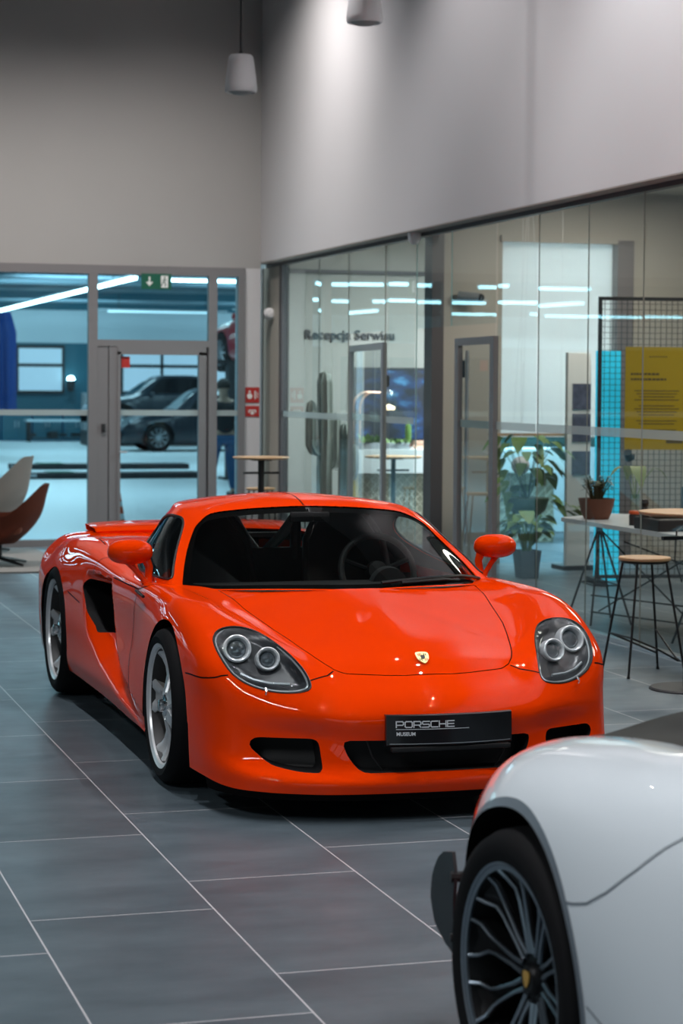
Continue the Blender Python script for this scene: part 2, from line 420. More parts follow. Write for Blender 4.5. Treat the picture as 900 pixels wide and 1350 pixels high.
def build_wheel(parent, name, x, y, rt, w, rr, out, lip=.02):
    """out = -1: the face looks to -x"""
    e = link(name, None, parent, (x, y, rt))
    if out > 0: e.rotation_euler = (0, 0, PI)
    h = w/2
    mb = MB()
    mb.lathe([(rr-.012,-h*.80),(rr-.006,-h*.93),(rr+.012,-h*1.0),(rr+(rt-rr)*.45,-h*1.04),(rt-.030,-h*1.0),(rt-.012,-h*.90),(rt-.003,-h*.74),(rt,-h*.5),(rt,0),(rt,h*.5),(rt-.003,h*.74),(rt-.012,h*.9),(rt-.03,h),(rr+.012,h),(rr-.012,h*.8)], 72, 'x')
    mb.build('tyre', M['tyre'], e, smooth=40)
    mb = MB()
    mb.lathe([(rr-.004,-h*.96),(rr+.004,-h*.99),(rr+.006,-h*.93),(rr-.004,-h*.86)], 72, 'x')
    mb.lathe([(rr-.004,-h*.96),(rr-.014,-h*.93),(rr-.018,-h*.86)], 72, 'x')
    rim = mb.build('rim', M['alloy'], e, smooth=40)
    mb = MB(); mb.lathe([(rr-.018,-h*.86),(rr-.024,-h*.70),(rr-.03,-h*.3),(rr-.035,h*.4),(rr-.01,h*.9)], 72, 'x'); mb.lathe([(.05,h*.3),(rr-.03,h*.3)], 48, 'x'); mb.build('rim_barrel', M['barrel'], rim, smooth=40)
    for k in range(5):
        a0 = 2*PI*k/5+.04
        rows = []; r1 = rr-.014
        for r, hw, xo, gr in [(.030,.026,-h*.78,0),(.06,.025,-h*.80,.0),(.10,.024,-h*.70,.0),(.14,.026,-h*.62,.003),(.18,.032,-h*.64,.008),(.215,.042,-h*.72,.012),(r1,.058,-h*.86,.012)]:
            r = min(r, r1); xi = xo+.045; hw *= 1.38 if r > .05 else 1.15
            ring = [(xi, -hw*.8), (xo+.010, -hw), (xo, -hw*.82), (xo+.002, -hw*.45), (xo+gr+.002, -hw*.2), (xo+gr+.002, hw*.2), (xo+.002, hw*.45), (xo, hw*.82), (xo+.010, hw), (xi, hw*.8)]
            pts = []
            for (px, s) in ring:
                ang = a0+(math.asin(max(-.9, min(.9, s/r))) if r > .05 else s/.05*.6)
                pts.append((px, r*math.cos(ang), r*math.sin(ang)))
            rows.append(pts+[pts[0]])
        m2 = MB(); m2.quadgrid(rows); m2.build('spoke', M['alloy'], rim, smooth=38, merge=1e-5)
    mb = MB()
    mb.lathe([(.0005,-h*1.0),(.020,-h*1.0),(.026,-h*.97),(.028,-h*.82)], 24, 'x')
    mb.lathe([(.028,-h*.86),(.046,-h*.82),(.056,-h*.70),(.058,-h*.4)], 30, 'x')
    mb.build('hub_nut', M['chrome'], rim, smooth=40)
    mb = MB(); mb.lathe([(.07,-h*.05),(rr*.74,-h*.05),(rr*.74,h*.18),(.07,h*.18)], 48, 'x'); mb.build('brake_disc', M['disc'], e, smooth=30)
    mb = MB()
    rows = []
    for k in range(9):
        a = R(-35+70*k/8)+ (0 if out < 0 else PI)
        rows.append([(-h*.16, rr*.52*math.cos(a), rr*.52*math.sin(a)), (-h*.34, rr*.54*math.cos(a), rr*.54*math.sin(a)), (-h*.34, rr*.82*math.cos(a), rr*.82*math.sin(a)), (-h*.1, rr*.84*math.cos(a), rr*.84*math.sin(a)), (h*.25, rr*.84*math.cos(a), rr*.84*math.sin(a))])
    mb.quadgrid(rows); mb.build('brake_caliper', M['caliper'], e, smooth=40)
    return e

def build_coupe(OX, OY):
    car = thing('sports_car', 'red-orange low two-seat sports car parked on the grey tiles with twin round headlights', 'car', (OX, OY, 0))
    G, u, v = dense(BODY, CSP, RSP, 7)
    S = Surf.grid(G, u, v)
    S = S.moved(side_scallop)
    V = S.V
    # ---- wheel arches
    def arch(S, cy, cz, r, fr, low):
        y, z = S.V[:, 1], S.V[:, 2]
        d = np.hypot(y-cy, z-cz)-r
        slot = np.maximum(np.abs(y-cy-low[0])-low[1], z-cz)      # open below the axle
        g = np.minimum(d, slot); g[S.V[:, 0] < .5] = 1
        return g
    f_in, S = S.cut(arch(S, -.045, .335, .372, 0, (-.005, .378)))
    r_in, S = S.cut(arch(S, 2.72, .315, .385, 0, (.0, .388)))
    body_rims = (f_in, r_in)
    # ---- lamp opening (front view outline)
    lamp = smooth_poly(LAMP, 4)
    g = sdf_poly(S.V[:, [0, 2]], lamp); g[(S.V[:, 1] > -.2)] = 1
    lampS, S = S.cut(g)
    # ---- grille openings
    cg = round_poly([(.0,.19),(.335,.185),(.375,.25),(.405,.318),(0,.322)], .035)
    cg = np.concatenate([cg, cg[::-1]*[-1,1]]) if False else np.array([(x if i else x, y) for i, (x, y) in enumerate(cg)])
    cgm = round_poly([(-.395,.316),(-.38,.26),(-.33,.192),(.33,.192),(.38,.26),(.395,.316)], .03)
    g = sdf_poly(S.V[:, [0, 2]], cgm); g[S.V[:, 1] > -.6] = 1
    grilleS, S = S.cut(g)
    sg = round_poly([(.478,.319),(.715,.319),(.735,.285),(.66,.215),(.56,.195),(.47,.192)], .03)
    g = sdf_poly(S.V[:, [0, 2]], sg); g[S.V[:, 1] > -.5] = 1
    sideS, S = S.cut(g)
    # ---- side intake
    it = round_poly([(2.08,.66),(2.0,.70),(1.505,.695),(1.44,.60),(1.385,.485),(1.80,.44),(1.98,.54)], .03)
    g = sdf_poly(S.V[:, [1, 2]], it); g[S.V[:, 0] < .6] = 1
    intS, S = S.cut(g)
    # ---- space under the cabin
    foot = np.array([(p[0]*.985, p[1]+.012) for p in CAB[0]]); foot[0][0] = 0
    foot2 = np.concatenate([foot, foot[::-1]*[-1, 1]])
    g = sdf_poly(S.V[:, :2], foot2); g[S.V[:, 2] < .72] = 1
    _, S = S.cut(g)
    # ---- bonnet lid
    hp = np.array(HOOD); hp2 = np.concatenate([hp, hp[::-1]*[-1, 1]])
    g = sdf_poly(S.V[:, :2], hp2); g[S.V[:, 2] < .5] = 1
    hoodS, _ = S.cut(g+.0022); _, S = S.cut(g-.0022)
    underS, _ = Surf.grid(G, u, v).cut(np.abs(sdf_poly(Surf.grid(G, u, v).V[:, :2], hp2))-.012)
    body = S.both().build('body_shell', M['red'], car)
    hood = hoodS.both().build('bonnet', M['red'], car)
    for (wx, wy, rt, w_, rr) in ((.800,0,.334,.262,.262), (.790,2.73,.355,.325,.272)):
        for s_ in (-1, 1): build_wheel(car, 'wheel', s_*wx, wy, rt, w_, rr, s_)
    full = Surf.grid(G, u, v).moved(side_scallop).both(); B = full.bvh()
    gapline = [(x, y, .6) for x, y in HOOD[:15]]
    hb = Surf.grid(G, u, v).both().bvh()
    for s in (1, -1):
        pts = []
        for x, y in HOOD[:15]:
            h = hb.ray_cast(Vector((s*x, y, 2)), Vector((0, 0, -1)))[0]
            if h: pts.append(h)
        ribbon(hb, pts, .02, 'bonnet_gap', M['gap'], hood, lift=-.006)
    # ---- arch liners
    for rim, cy, cz in ((f_in, -.045, .335), (r_in, 2.72, .315)):
        w = rim.wall(lambda P, t: np.stack([P[:, 0]-t*(P[:, 0]-.55)-(0 if t == 0 else 0), P[:, 1], P[:, 2]], 1), 4)
        lip = rim.wall(lambda P, t: np.stack([P[:, 0]-t*.012, P[:, 1]+(P[:, 1]-cy)*t*.02, P[:, 2]+(P[:, 2]-cz)*t*.02], 1), 1)
        sides(w, 'wheel_arch_liner', M['gap'], car)
    # ---- grilles: dark throats
    def throat(Sf, depth, name, m, scale=.9, cap=True):
        c = Sf.V[:, :3].mean(0)
        w = Sf.wall(lambda P, t: P+np.array([0, depth*t, 0])+(c-P)*np.array([1, 0, 1])*(1-scale)*t*min(1, t+.5), 3)
        return w
    for Sf, both, nm in ((grilleS, False, 'grille_opening'), (sideS, True, 'side_grille_opening')):
        pass
    cfull = grilleS.both()
    # centre opening: rim only where the patch was cut
    cw = Surf(grilleS.V, grilleS.F); cw.rim = grilleS.rim
    wl = cw.wall(lambda P, t: np.stack([P[:, 0]*(1-.04*t), P[:, 1]+.03*t+.09*t*t, .255+(P[:, 2]-.255)*(1-.06*t)], 1), 3)
    wl.both().build('grille_throat', M['red'] if False else M['mesh_black'], car)
    gm = grilleS.moved(lambda V: np.stack([V[:, 0], V[:, 1]+.085, V[:, 2]], 1))
    gmesh = gm.both().build('radiator_mesh', M['mesh_black'], car)
    mb = MB()
    for k in range(2):
        s = 1-2*k; mb = MB(); mb.tube([(s*.30,-.955,.318),(s*.275,-.955,.25),(s*.235,-.965,.195)], .0035, 6); mb.build('grille_strut', M['black_trim'], car)
    c = sideS.V[:, :3].mean(0)
    wl = sideS.wall(lambda P, t: P+np.array([-.01, .12, 0])*t+(c-P)*np.array([1,0,1])*.06*t, 3)
    sides(wl, 'side_duct', M['mesh_black'], car)
    dm = sideS.moved(lambda V: V[:, :3]+np.array([-.01,.11,0])+(c-V[:, :3])*np.array([1,0,1])*.02); sides(dm, 'duct_mesh', M['mesh_black'], car)
    c2 = intS.V[:, :3].mean(0)
    wl = intS.wall(lambda P, t: P+np.array([-.22, .10, 0])*t, 3); sides(wl, 'side_intake_duct', M['mesh_black'], car)
    sides(intS.moved(lambda V: V[:, :3]+np.array([-.20,.09,0])), 'side_intake_mesh', M['gap'], car)
    # ---- splitter below the bumper and floor pan
    rows = []
    bot = G[:, 0, :]
    idx = [i for i in range(len(u)) if u[i] <= 5.8]
    for i in idx:
        p = bot[i]; rows.append([(p[0], p[1], p[2]), (p[0]*.985, p[1]+.015, .088), (p[0]*.95, p[1]+.06, .078)])
    mb = MB(); mb.quadgrid(rows); mb.quadgrid([[(-a, b, c_) for a, b, c_ in r] for r in rows]); mb.build('front_splitter', M['gap'], car, smooth=40)
    mb = MB(); mb.box2((-.56,-.80,.09), (.56,3.5,.12)); mb.box2((-.78,.38,.09), (.78,2.28,.15)); mb.box2((-.56,-.6,.11),(.56,-.45,.5)); mb.build('floor_pan', M['black_trim'], car)
    # ---- seams on the body
    def seam(pts, nm='panel_seam', w=.006, both=True):
        for s in ((1, -1) if both else (1,)):
            ribbon(B, [(s*a, b, c_) for a, b, c_ in pts], w, nm, M['gap'], body, lift=.0007)
    seam([(.90,-.40,.528),(.89,-.46,.53),(.86,-.55,.528),(.815,-.62,.53),(.785,-.665,.545)])
    seam([(.489,-.80,.53),(.45,-.79,.536),(.41,-.78,.545),(.378,-.757,.563)])
    seam([(.88,.78,.77),(.89,.79,.70),(.90,.80,.60),(.92,.80,.45),(.93,.72,.33),(.93,.6,.25)])
    seam([(.80,.60,.80),(.85,.66,.79),(.88,.78,.765),(.88,1.1,.762),(.88,1.42,.762)])
    seam([(.72,1.70,.82),(.80,1.78,.815),(.86,1.86,.79),(.885,1.90,.73)])
    ribbon(B, [(-.87,1.36,.475),(-.88,1.22,.43),(-.89,1.0,.375),(-.90,.75,.31),(-.92,.56,.262)], .020, 'door_lower_slot', M['gap'], body, lift=.002)
    ribbon(B, [(.87,1.36,.475),(.88,1.22,.43),(.89,1.0,.375),(.90,.75,.31),(.92,.56,.262)], .020, 'door_lower_slot', M['gap'], body, lift=.002)
    seam([(.93,2.10,.565),(.95,2.25,.585),(.95,2.36,.60)])
    seam([(.55,2.55,.86),(.66,2.62,.885),(.74,2.5,.88),(.76,2.2,.865)])
    # gill behind the front wheel
    mb = MB(); 
    for s in (1, -1):
        mb = MB(); mb.tube([(s*.897,.50,.752),(s*.896,.58,.757),(s*.895,.68,.762)], .007, 6); mb.build('fender_marker', M['black_trim'], car)
    # ---- headlights
    for s in (-1, 1):
        L = lampS if s > 0 else lampS.mirror()
        hl = L.offset(.0015 if True else 0).build('headlight', M['lamp_glass'], car)
        d = -sdf_poly(lampS.V[:, [0, 2]], lamp)
        dep = np.minimum(d*1.6, .055)
        inn = lampS.moved(lambda V: V[:, :3]+np.stack([-.25*dep, dep*.95, -.35*dep], 1)-np.array([0,-.003,.001]))
        (inn if s > 0 else inn.mirror()).build('lamp_housing', M['lamp_body'], hl)
        edge = np.array([p[:3] for p in lampS.V[[a for a, b in lampS.rim]]])
        # order the rim by angle for a thin black gasket and a bright inner frame
        cc = edge.mean(0); ang = np.arctan2(edge[:, 2]-cc[2], edge[:, 0]-cc[0]); ed = edge[np.argsort(ang)]
        sel = [ed[0]]
        for p in ed[1:]:
            if np.linalg.norm(p-sel[-1]) > .008: sel.append(p)
        sel = np.array(sel)
        mb = MB(); mb.tube([(s*p[0], p[1], p[2]) for p in sel], .0035, 6, closed=True); mb.build('lamp_gasket', M['black_trim'], hl)
        ins = sel+(cc-sel)*.055+np.array([0,.012,-.004])
        mb = MB(); mb.tube([(s*p[0], p[1], p[2]) for p in ins], .0042, 6, closed=True); mb.build('lamp_frame', M['grey_bar'], hl)
        for (x, y, z, r) in ((.727,-.562,.640,.058), (.617,-.634,.604,.049)):
            e = MB()
            e.lathe([(r,-.004),(r*.99,-.012),(r*.90,-.016),(r*.78,-.012),(r*.66,.006),(r*.64,.02)], 40, 'y')
            e.lathe([(r,-.004),(r*1.02,.03),(r*.9,.05)], 40, 'y')
            q = e.build('lamp_ring', M['lamp_ring'], hl, loc=(s*x, y, z), rot=(R(-18), 0, R(6)*s))
            e = MB(); e.lathe([(.0005,-.010),(r*.25,-.0085),(r*.5,-.004),(r*.66,.006),(r*.72,.014)], 32, 'y')
            e.build('lens', M['lens'], q)
        # low indicator strip
        mb = MB(); mb.tube([(s*.56,-.765,.518),(s*.63,-.735,.520),(s*.69,-.70,.532),(s*.735,-.66,.552)], .006, 8); mb.build('indicator', M['grey_bar'], hl)
        mb = MB(); mb.tube([(s*.664,-.79,.487),(s*.664,-.80,.500),(s*.664,-.785,.508)], .006, 8); mb.build('washer_jet', M['chrome'], hl)
    # ---- cabin
    G2, u2, v2 = dense(CAB, CAB_SP, ROOF_SP, 2)
    C2 = Surf.grid(G2, u2, v2)
    uv = C2.V[:, [3, 4]]
    # outlines in surface coordinates
    ws = round_poly([(-4.03,.04),(4.03,.04),(4.03,2.72),(3.72,3.0),(-3.72,3.0),(-4.03,2.72)], .25)
    def g2(S, pol): return sdf_poly(S.V[:, [3, 4]], pol)
    wsS, C2 = C2.cut(g2(C2, ws))
    dlo = smooth_poly([(4.80,.40),(4.70,.95),(4.74,1.7),(4.86,2.5),(5.2,2.88),(5.8,2.93),(6.8,2.86),(7.6,2.6),(8.0,2.1),(8.0,1.5),(7.6,.9),(6.9,.52),(5.8,.42)], 5)
    dS, C2 = C2.cut(g2(C2, dlo))
    rw = round_poly([(9.9,.7),(12.6,.7),(12.6,2.9),(10.2,2.9)], .2)
    rS, C2 = C2.cut(g2(C2, rw))
    cab = C2.both().build('cabin_shell', M['red'], car)
    wso = wsS.offset(-.004).both().build('windscreen', M['wind_glass'], car)
    # frit band inside the glass edge and black trim
    fr = wsS.offset(-.007); gg = g2(fr, round_poly([(-3.80,.22),(3.80,.22),(3.80,2.55),(3.5,2.74),(-3.5,2.74),(-3.80,2.55)], .25))
    _, frb = fr.cut(gg); frb.both().build('glass_border', M['gap'], wso)
    for s in (1, -1):
        d_ = dS if s > 0 else dS.mirror()
        sw = d_.offset(-.004).build('side_window', M['side_glass'], car)
        ed = dS.V[[a for a, b in dS.rim]][:, :3]
        cc = dS.V[:, :3].mean(0); ang = np.arctan2(ed[:, 2]-cc[2], ed[:, 1]-cc[1]); ed = ed[np.argsort(ang)]
        sel = [ed[0]]
        for p in ed[1:]:
            if np.linalg.norm(p-sel[-1]) > .012: sel.append(p)
        mb = MB(); mb.tube([(s*p[0], p[1], p[2]) for p in sel], .006, 6, closed=True); mb.build('window_seal', M['black_trim'], sw)
    rS.offset(-.004).both().build('rear_window', M['lamp_glass'], car)
    CB = Surf.grid(G2, u2, v2).both().bvh()
    ribbon(CB, [(0,1.04,1.12),(0,1.16,1.15),(0,1.3,1.17),(0,1.7,1.15)], .007, 'roof_seam', M['gap'], cab, lift=.0008)
    # inner lining of the cabin: dark
    lin = C2.offset(-.012).both().build('headlining', M['gap'], car)
    # ---- interior
    mb = MB()
    for (a, b_) in (((-.70,.42,.60), (.70,.95,.77)),):
        mb.box2(a, b_, bevel=.06)
    rows = []
    for y, z in [(.20,.77),(.35,.775),(.55,.775),(.75,.77),(.88,.75),(.95,.70),(.95,.55)]:
        rows.append([(x, y+.18*abs(x/.7)**2 if y < .6 else y, z-.02*abs(x/.7)**2) for x in np.linspace(-.70 if y > .4 else -.6, .70 if y > .4 else .6, 17)])
    mb.quadgrid(rows); mb.build('dashboard', M['leather'], car, smooth=60)
    mb = MB(); mb.lathe([(.0005,0),(.09,0),(.095,.05),(.08,.09),(.0005,.095)], 32, 'y', (.36,.78,.745)); mb.build('instrument_binnacle', M['leather'], car)
    sw = MB(); sw.tube([(.185*math.cos(a), 0, .185*math.sin(a)) for a in np.linspace(0, 2*PI, 40)[:-1]], .016, 10, closed=True)
    swo = sw.build('steering_wheel', M['leather'], car, loc=(.36,.98,.80), rot=(R(-22),0,0))
    mb = MB()
    for a in (R(90-180), R(20), R(160)): mb.tube([(.03*math.cos(a),.01,.03*math.sin(a)), (.175*math.cos(a),0,.175*math.sin(a))], .012, 6)
    mb.lathe([(.0005,-.02),(.05,-.015),(.06,.02),(.0005,.03)], 20, 'y'); mb.build('steering_spokes', M['black_trim'], swo)
    for sx in (-.36, .36):
        st = link('bucket_seat', None, car, (sx, 1.35, .30))
        rows = []
        for t in np.linspace(0, 1, 12):
            z = .12+.68*t; y = .22*t+.10; w = .25-.06*t if t < .75 else .205-.10*(t-.75)/.25*1.2
            side = .09*(1-.5*t)
            row = []
            for s_ in np.linspace(-1, 1, 13):
                row.append((w*s_, y-side*abs(s_)**3+.02*(1-s_*s_), z))
            rows.append(row)
        mb = MB(); mb.quadgrid(rows)
        rows2 = [[(p[0]*.98, p[1]+.05, p[2]) for p in r] for r in rows]; mb.quadgrid(rows2)
        mb.tube([rows[i][0] for i in range(12)]+[rows[11][k] for k in range(1, 12)]+[rows[i][12] for i in range(11, -1, -1)], .018, 8)
        mb.build('seat_back', M['leather'], st, smooth=60)
        mb = MB(); mb.box((0,-.15,.08), (.48,.5,.14), bevel=.05); mb.build('seat_cushion', M['leather'], st, smooth=60)
    mb = MB()
    mb.box2((-.74,1.78,.2), (.74,1.84,.86)); mb.box2((-.10,1.0,.2), (.10,1.8,.52), bevel=.03); mb.build('bulkhead', M['leather'], car)
    for s in (1, -1):
        mb = MB(); mb.tube([(s*.03,1.86,.84),(s*.10,1.83,.92),(s*.165,1.80,1.02)], .028, 10); mb.build('roof_strut', M['grey_bar'], car)
        mb = MB(); mb.tube([(s*.17,1.80,.80),(s*.17,1.80,1.0),(s*.23,1.79,1.05),(s*.42,1.79,1.05),(s*.50,1.80,1.0),(s*.54,1.80,.80)], .03, 10); mb.build('roll_hoop', M['leather'], car)
    mb = MB(); mb.box((0,.93,1.075), (.20,.02,.05), bevel=.012); mb.tube([(0,.95,1.11),(0,.93,1.09)], .008); mb.build('interior_mirror', M['black_trim'], car)
    # ---- wiper
    mb = MB(); wb = CB
    pts = []
    for t in np.linspace(0, 1, 16):
        x = .13+.56*t; y = .30+.20*t**1.4+.02*math.sin(PI*t)
        h = CB.ray_cast(Vector((x, y-.3, .90-.06*t)), Vector((0, 1, -.25)))
        p = h[0] if h[0] else Vector((x, y, .84)); pts.append(p+Vector((0,-.012,.012)))
    zz = [Vector((x_, y_, z_)) for x_, y_, z_ in [(.12,.17,.825),(.22,.19,.838),(.34,.22,.848),(.45,.255,.852),(.56,.31,.852),(.66,.39,.842),(.715,.47,.825)]]
    zz = [CB.find_nearest(p)[0]+CB.find_nearest(p)[1]*(.012 if CB.find_nearest(p)[1].z > 0 else -.012) for p in zz]
    mb.tube(zz, .008, 6); mb.tube([zz[1]+Vector((0,-.005,-.01)), zz[3]+Vector((0,-.01,-.01)), zz[6]+Vector((0,-.02,-.02))], .010, 6)
    mb.build('wiper', M['black_trim'], car)
    # ---- mirrors
    for s in (-1, 1):
        mo = link('wing_mirror', None, car, (s*.90, .80, .930))
        mb = MB()
        rows = []
        for i in range(17):
            th = PI*i/16; row = []
            for k in range(33):
                ph = 2*PI*k/32
                y = -math.cos(th); rr_ = math.sin(th)**.8
                if y > .25: y = .25+(y-.25)*.15
                cx_ = math.copysign(abs(math.cos(ph))**.85, math.cos(ph)); cz_ = math.copysign(abs(math.sin(ph))**.85, math.sin(ph))
                row.append((.106*rr_*cx_, .085*y, .058*rr_*cz_))
            rows.append(row)
        mb.quadgrid(rows); mb.build('mirror_housing', M['red'], mo, smooth=60, merge=1e-5)
        mb = MB(); mb.tube([(-s*.072,.0,-.03),(-s*.088,-.01,-.07),(-s*.082,-.02,-.12),(-s*.070,-.02,-.150)], .016, 10, rs=[.022,.018,.018,.028])
        mb.tube([(s*.01,.0,-.045),(-s*.02,-.01,-.08),(-s*.055,-.025,-.125),(-s*.075,-.025,-.148)], .012, 10, rs=[.017,.013,.013,.024])
        mb.build('mirror_arm', M['red'], mo, smooth=60)
        mb = MB(); mb.disc((0,.0285,0), .05, 'y', 24, .004); mb.build('mirror_glass', M['chrome'], mo)
    # ---- rear wing
    mb = MB(); rows = []
    for x in np.linspace(-.62, .62, 15):
        k = 1-(abs(x)/.62)**6*.4; zc = .872-.010*(x/.66)**2
        rows.append([(x, 3.29, zc-.030*k), (x, 3.285, zc-.012), (x, 3.31, zc+.004*k), (x, 3.45, zc+.014*k), (x, 3.62, zc+.022*k), (x, 3.64, zc+.014*k), (x, 3.60, zc-.020), (x, 3.42, zc-.045*k), (x, 3.29, zc-.030*k)])
    mb.quadgrid(rows); wing = mb.build('rear_wing', M['red'], car, smooth=60)
    [MB().box2((s*.35-.03,3.38,.74), (s*.35+.03,3.52,.86)).build('wing_strut', M['black_trim'], wing) for s in (1,-1)]
    # engine deck louvres behind the rear window
    mb = MB()
    for k in range(7): mb.box((0, 2.35+.10*k, .895-.012*k), (.70-.04*k, .05, .012), rot=None)
    mb.build('engine_cover', M['black_trim'], car)
    # ---- crest on the bonnet
    e = link('crest_emblem', None, car, (0,-.752,.6065)); e.rotation_euler = (R(38),0,0)
    sh = smooth_poly([(-.024,.026),(0,.030),(.024,.026),(.027,.010),(.021,-.014),(0,-.034),(-.021,-.014),(-.027,.010)], 4)
    mb = MB(); mb.prism(sh, .004, lambda a, b, w: (a, b, w)); mb.build('crest_shield', M['gold'], e, smooth=0)
    mb = MB()
    for sx, sy in ((-1,1),(1,-1)):
        for k in range(3): mb.box((sx*(.0065+.0055*k), sy*.0125-(.002 if sy<0 else 0), .0045), (.0028,.018-.003*k,.0012))
    mb.build('crest_stripe', mat('crest_red', (.35,.02,.015), .4), e, smooth=0)
    mb = MB()
    for sx, sy in ((1,1),(-1,-1)):
        for k in range(2): mb.box((sx*(.008+.007*k), sy*.0125-(.002 if sy<0 else 0), .0045), (.0035,.015-.003*k,.0012))
    mb.prism(smooth_poly([(-.008,.008),(0,.010),(.008,.008),(.008,-.004),(0,-.012),(-.008,-.004)], 3), .002, lambda a, b, w: (a, b, w+.004))
    mb.build('crest_mark', M['black_trim'], e, smooth=0)
    # ---- licence plate holder
    pl = link('licence_plate', None, car, (.027,-1.052,.36)); pl.rotation_euler = (R(-3),0,0)
    W, H = .262, .0625
    rows = []
    for z in (-H, -H+.006, H-.004, H):
        rows.append([(x, .055*(x/W)**2*.9-(.004 if abs(z) < H else -.004), z) for x in np.linspace(-W, W, 21)])
    mb = MB(); mb.quadgrid(rows); mb.quadgrid([[(p[0], p[1]+.018, p[2]) for p in r] for r in rows])
    mb.quadgrid([rows[0], [(p[0], p[1]+.018, p[2]) for p in rows[0]]]); mb.quadgrid([rows[-1], [(p[0], p[1]+.018, p[2]) for p in rows[-1]]])
    for kx in (0, -1): mb.quadgrid([[r[kx] for r in rows], [(r[kx][0], r[kx][1]+.018, r[kx][2]) for r in rows]])
    plo = mb.build('plate_panel', M['plate'], pl, smooth=40)
    rows = [[(x, .055*(x/W)**2*.9-.0055, z) for x in np.linspace(-W+.012, W-.008, 21)] for z in (-H+.010, -H+.0125)]
    mb = MB(); mb.quadgrid(rows); mb.build('plate_edge_line', M['grey_bar'], pl, smooth=0)
    mb = MB(); mb.box2((-W+.01,.002,-H-.018), (W-.02,.03,-H), bevel=.004); mb.build('plate_holder', M['black_trim'], pl)
    def on_plate(o):
        for v_ in o.data.vertices:
            x = v_.co.x; v_.co.z, v_.co.y = v_.co.y, .055*(x/W)**2*.9-.0085
    wide_letters(pl, on_plate, -.226, .022)
    return car

def wide_letters(pl, on_plate, x0, y0):
    """wide squared capital letters as strokes on the plate"""
    h = .0225; w = .0268; s = .0044; g = .0064
    Ls = {
     'P': [[(0,0),(0,1),(.85,1),(1,.85),(1,.5),(.85,.38),(0,.38)]],
     'O': [[(.15,0),(.85,0),(1,.15),(1,.85),(.85,1),(.15,1),(0,.85),(0,.15),(.15,0)]],
     'R': [[(0,0),(0,1),(.85,1),(1,.85),(1,.52),(.85,.38),(0,.38)], [(.7,.38),(1,0)]],
     'S': [[(0,0),(.85,0),(1,.12),(1,.4),(.85,.5),(.15,.5),(0,.62),(0,.88),(.15,1),(1,1)]],
     'C': [[(1,0),(.15,0),(0,.15),(0,.85),(.15,1),(1,1)]],
     'H': [[(0,0),(0,1)], [(1,0),(1,1)], [(0,.5),(1,.5)]],
     'E': [[(1,0),(0,0),(0,1),(1,1)], [(0,.5),(.95,.5)]]}
    mb = MB(); x = x0
    for ch in 'PORSCHE':
        for st in Ls[ch]:
            for (a, b) in zip(st[:-1], st[1:]):
                p = Vector((x+a[0]*w, y0+a[1]*h-.008, 0)); q = Vector((x+b[0]*w, y0+b[1]*h-.008, 0))
                d = (q-p); n = Vector((-d.y, d.x, 0)).normalized()*s/2; d = d.normalized()*s/2
                mb.poly([p-d-n, q+d-n, q+d+n, p-d+n])
        x += w+g
    for k in range(20): a_, b_ = x0-.001+.291*k/20, x0-.001+.291*(k+1)/20; mb.poly([(a_,y0-.0148,0), (b_,y0-.0148,0), (b_,y0-.0172,0), (a_,y0-.0172,0)])
    o = mb.build('maker_lettering', M['plate_text'], pl, smooth=0, normals=False); on_plate(o)
    t = curve_text('museum_lettering', 'MUSEUM', .0195, M['plate_text'], pl, extrude=0, sx=.95, bold=.0006)
    for v_ in t.data.vertices: v_.co.x += x0; v_.co.y += y0-.0405
    on_plate(t)
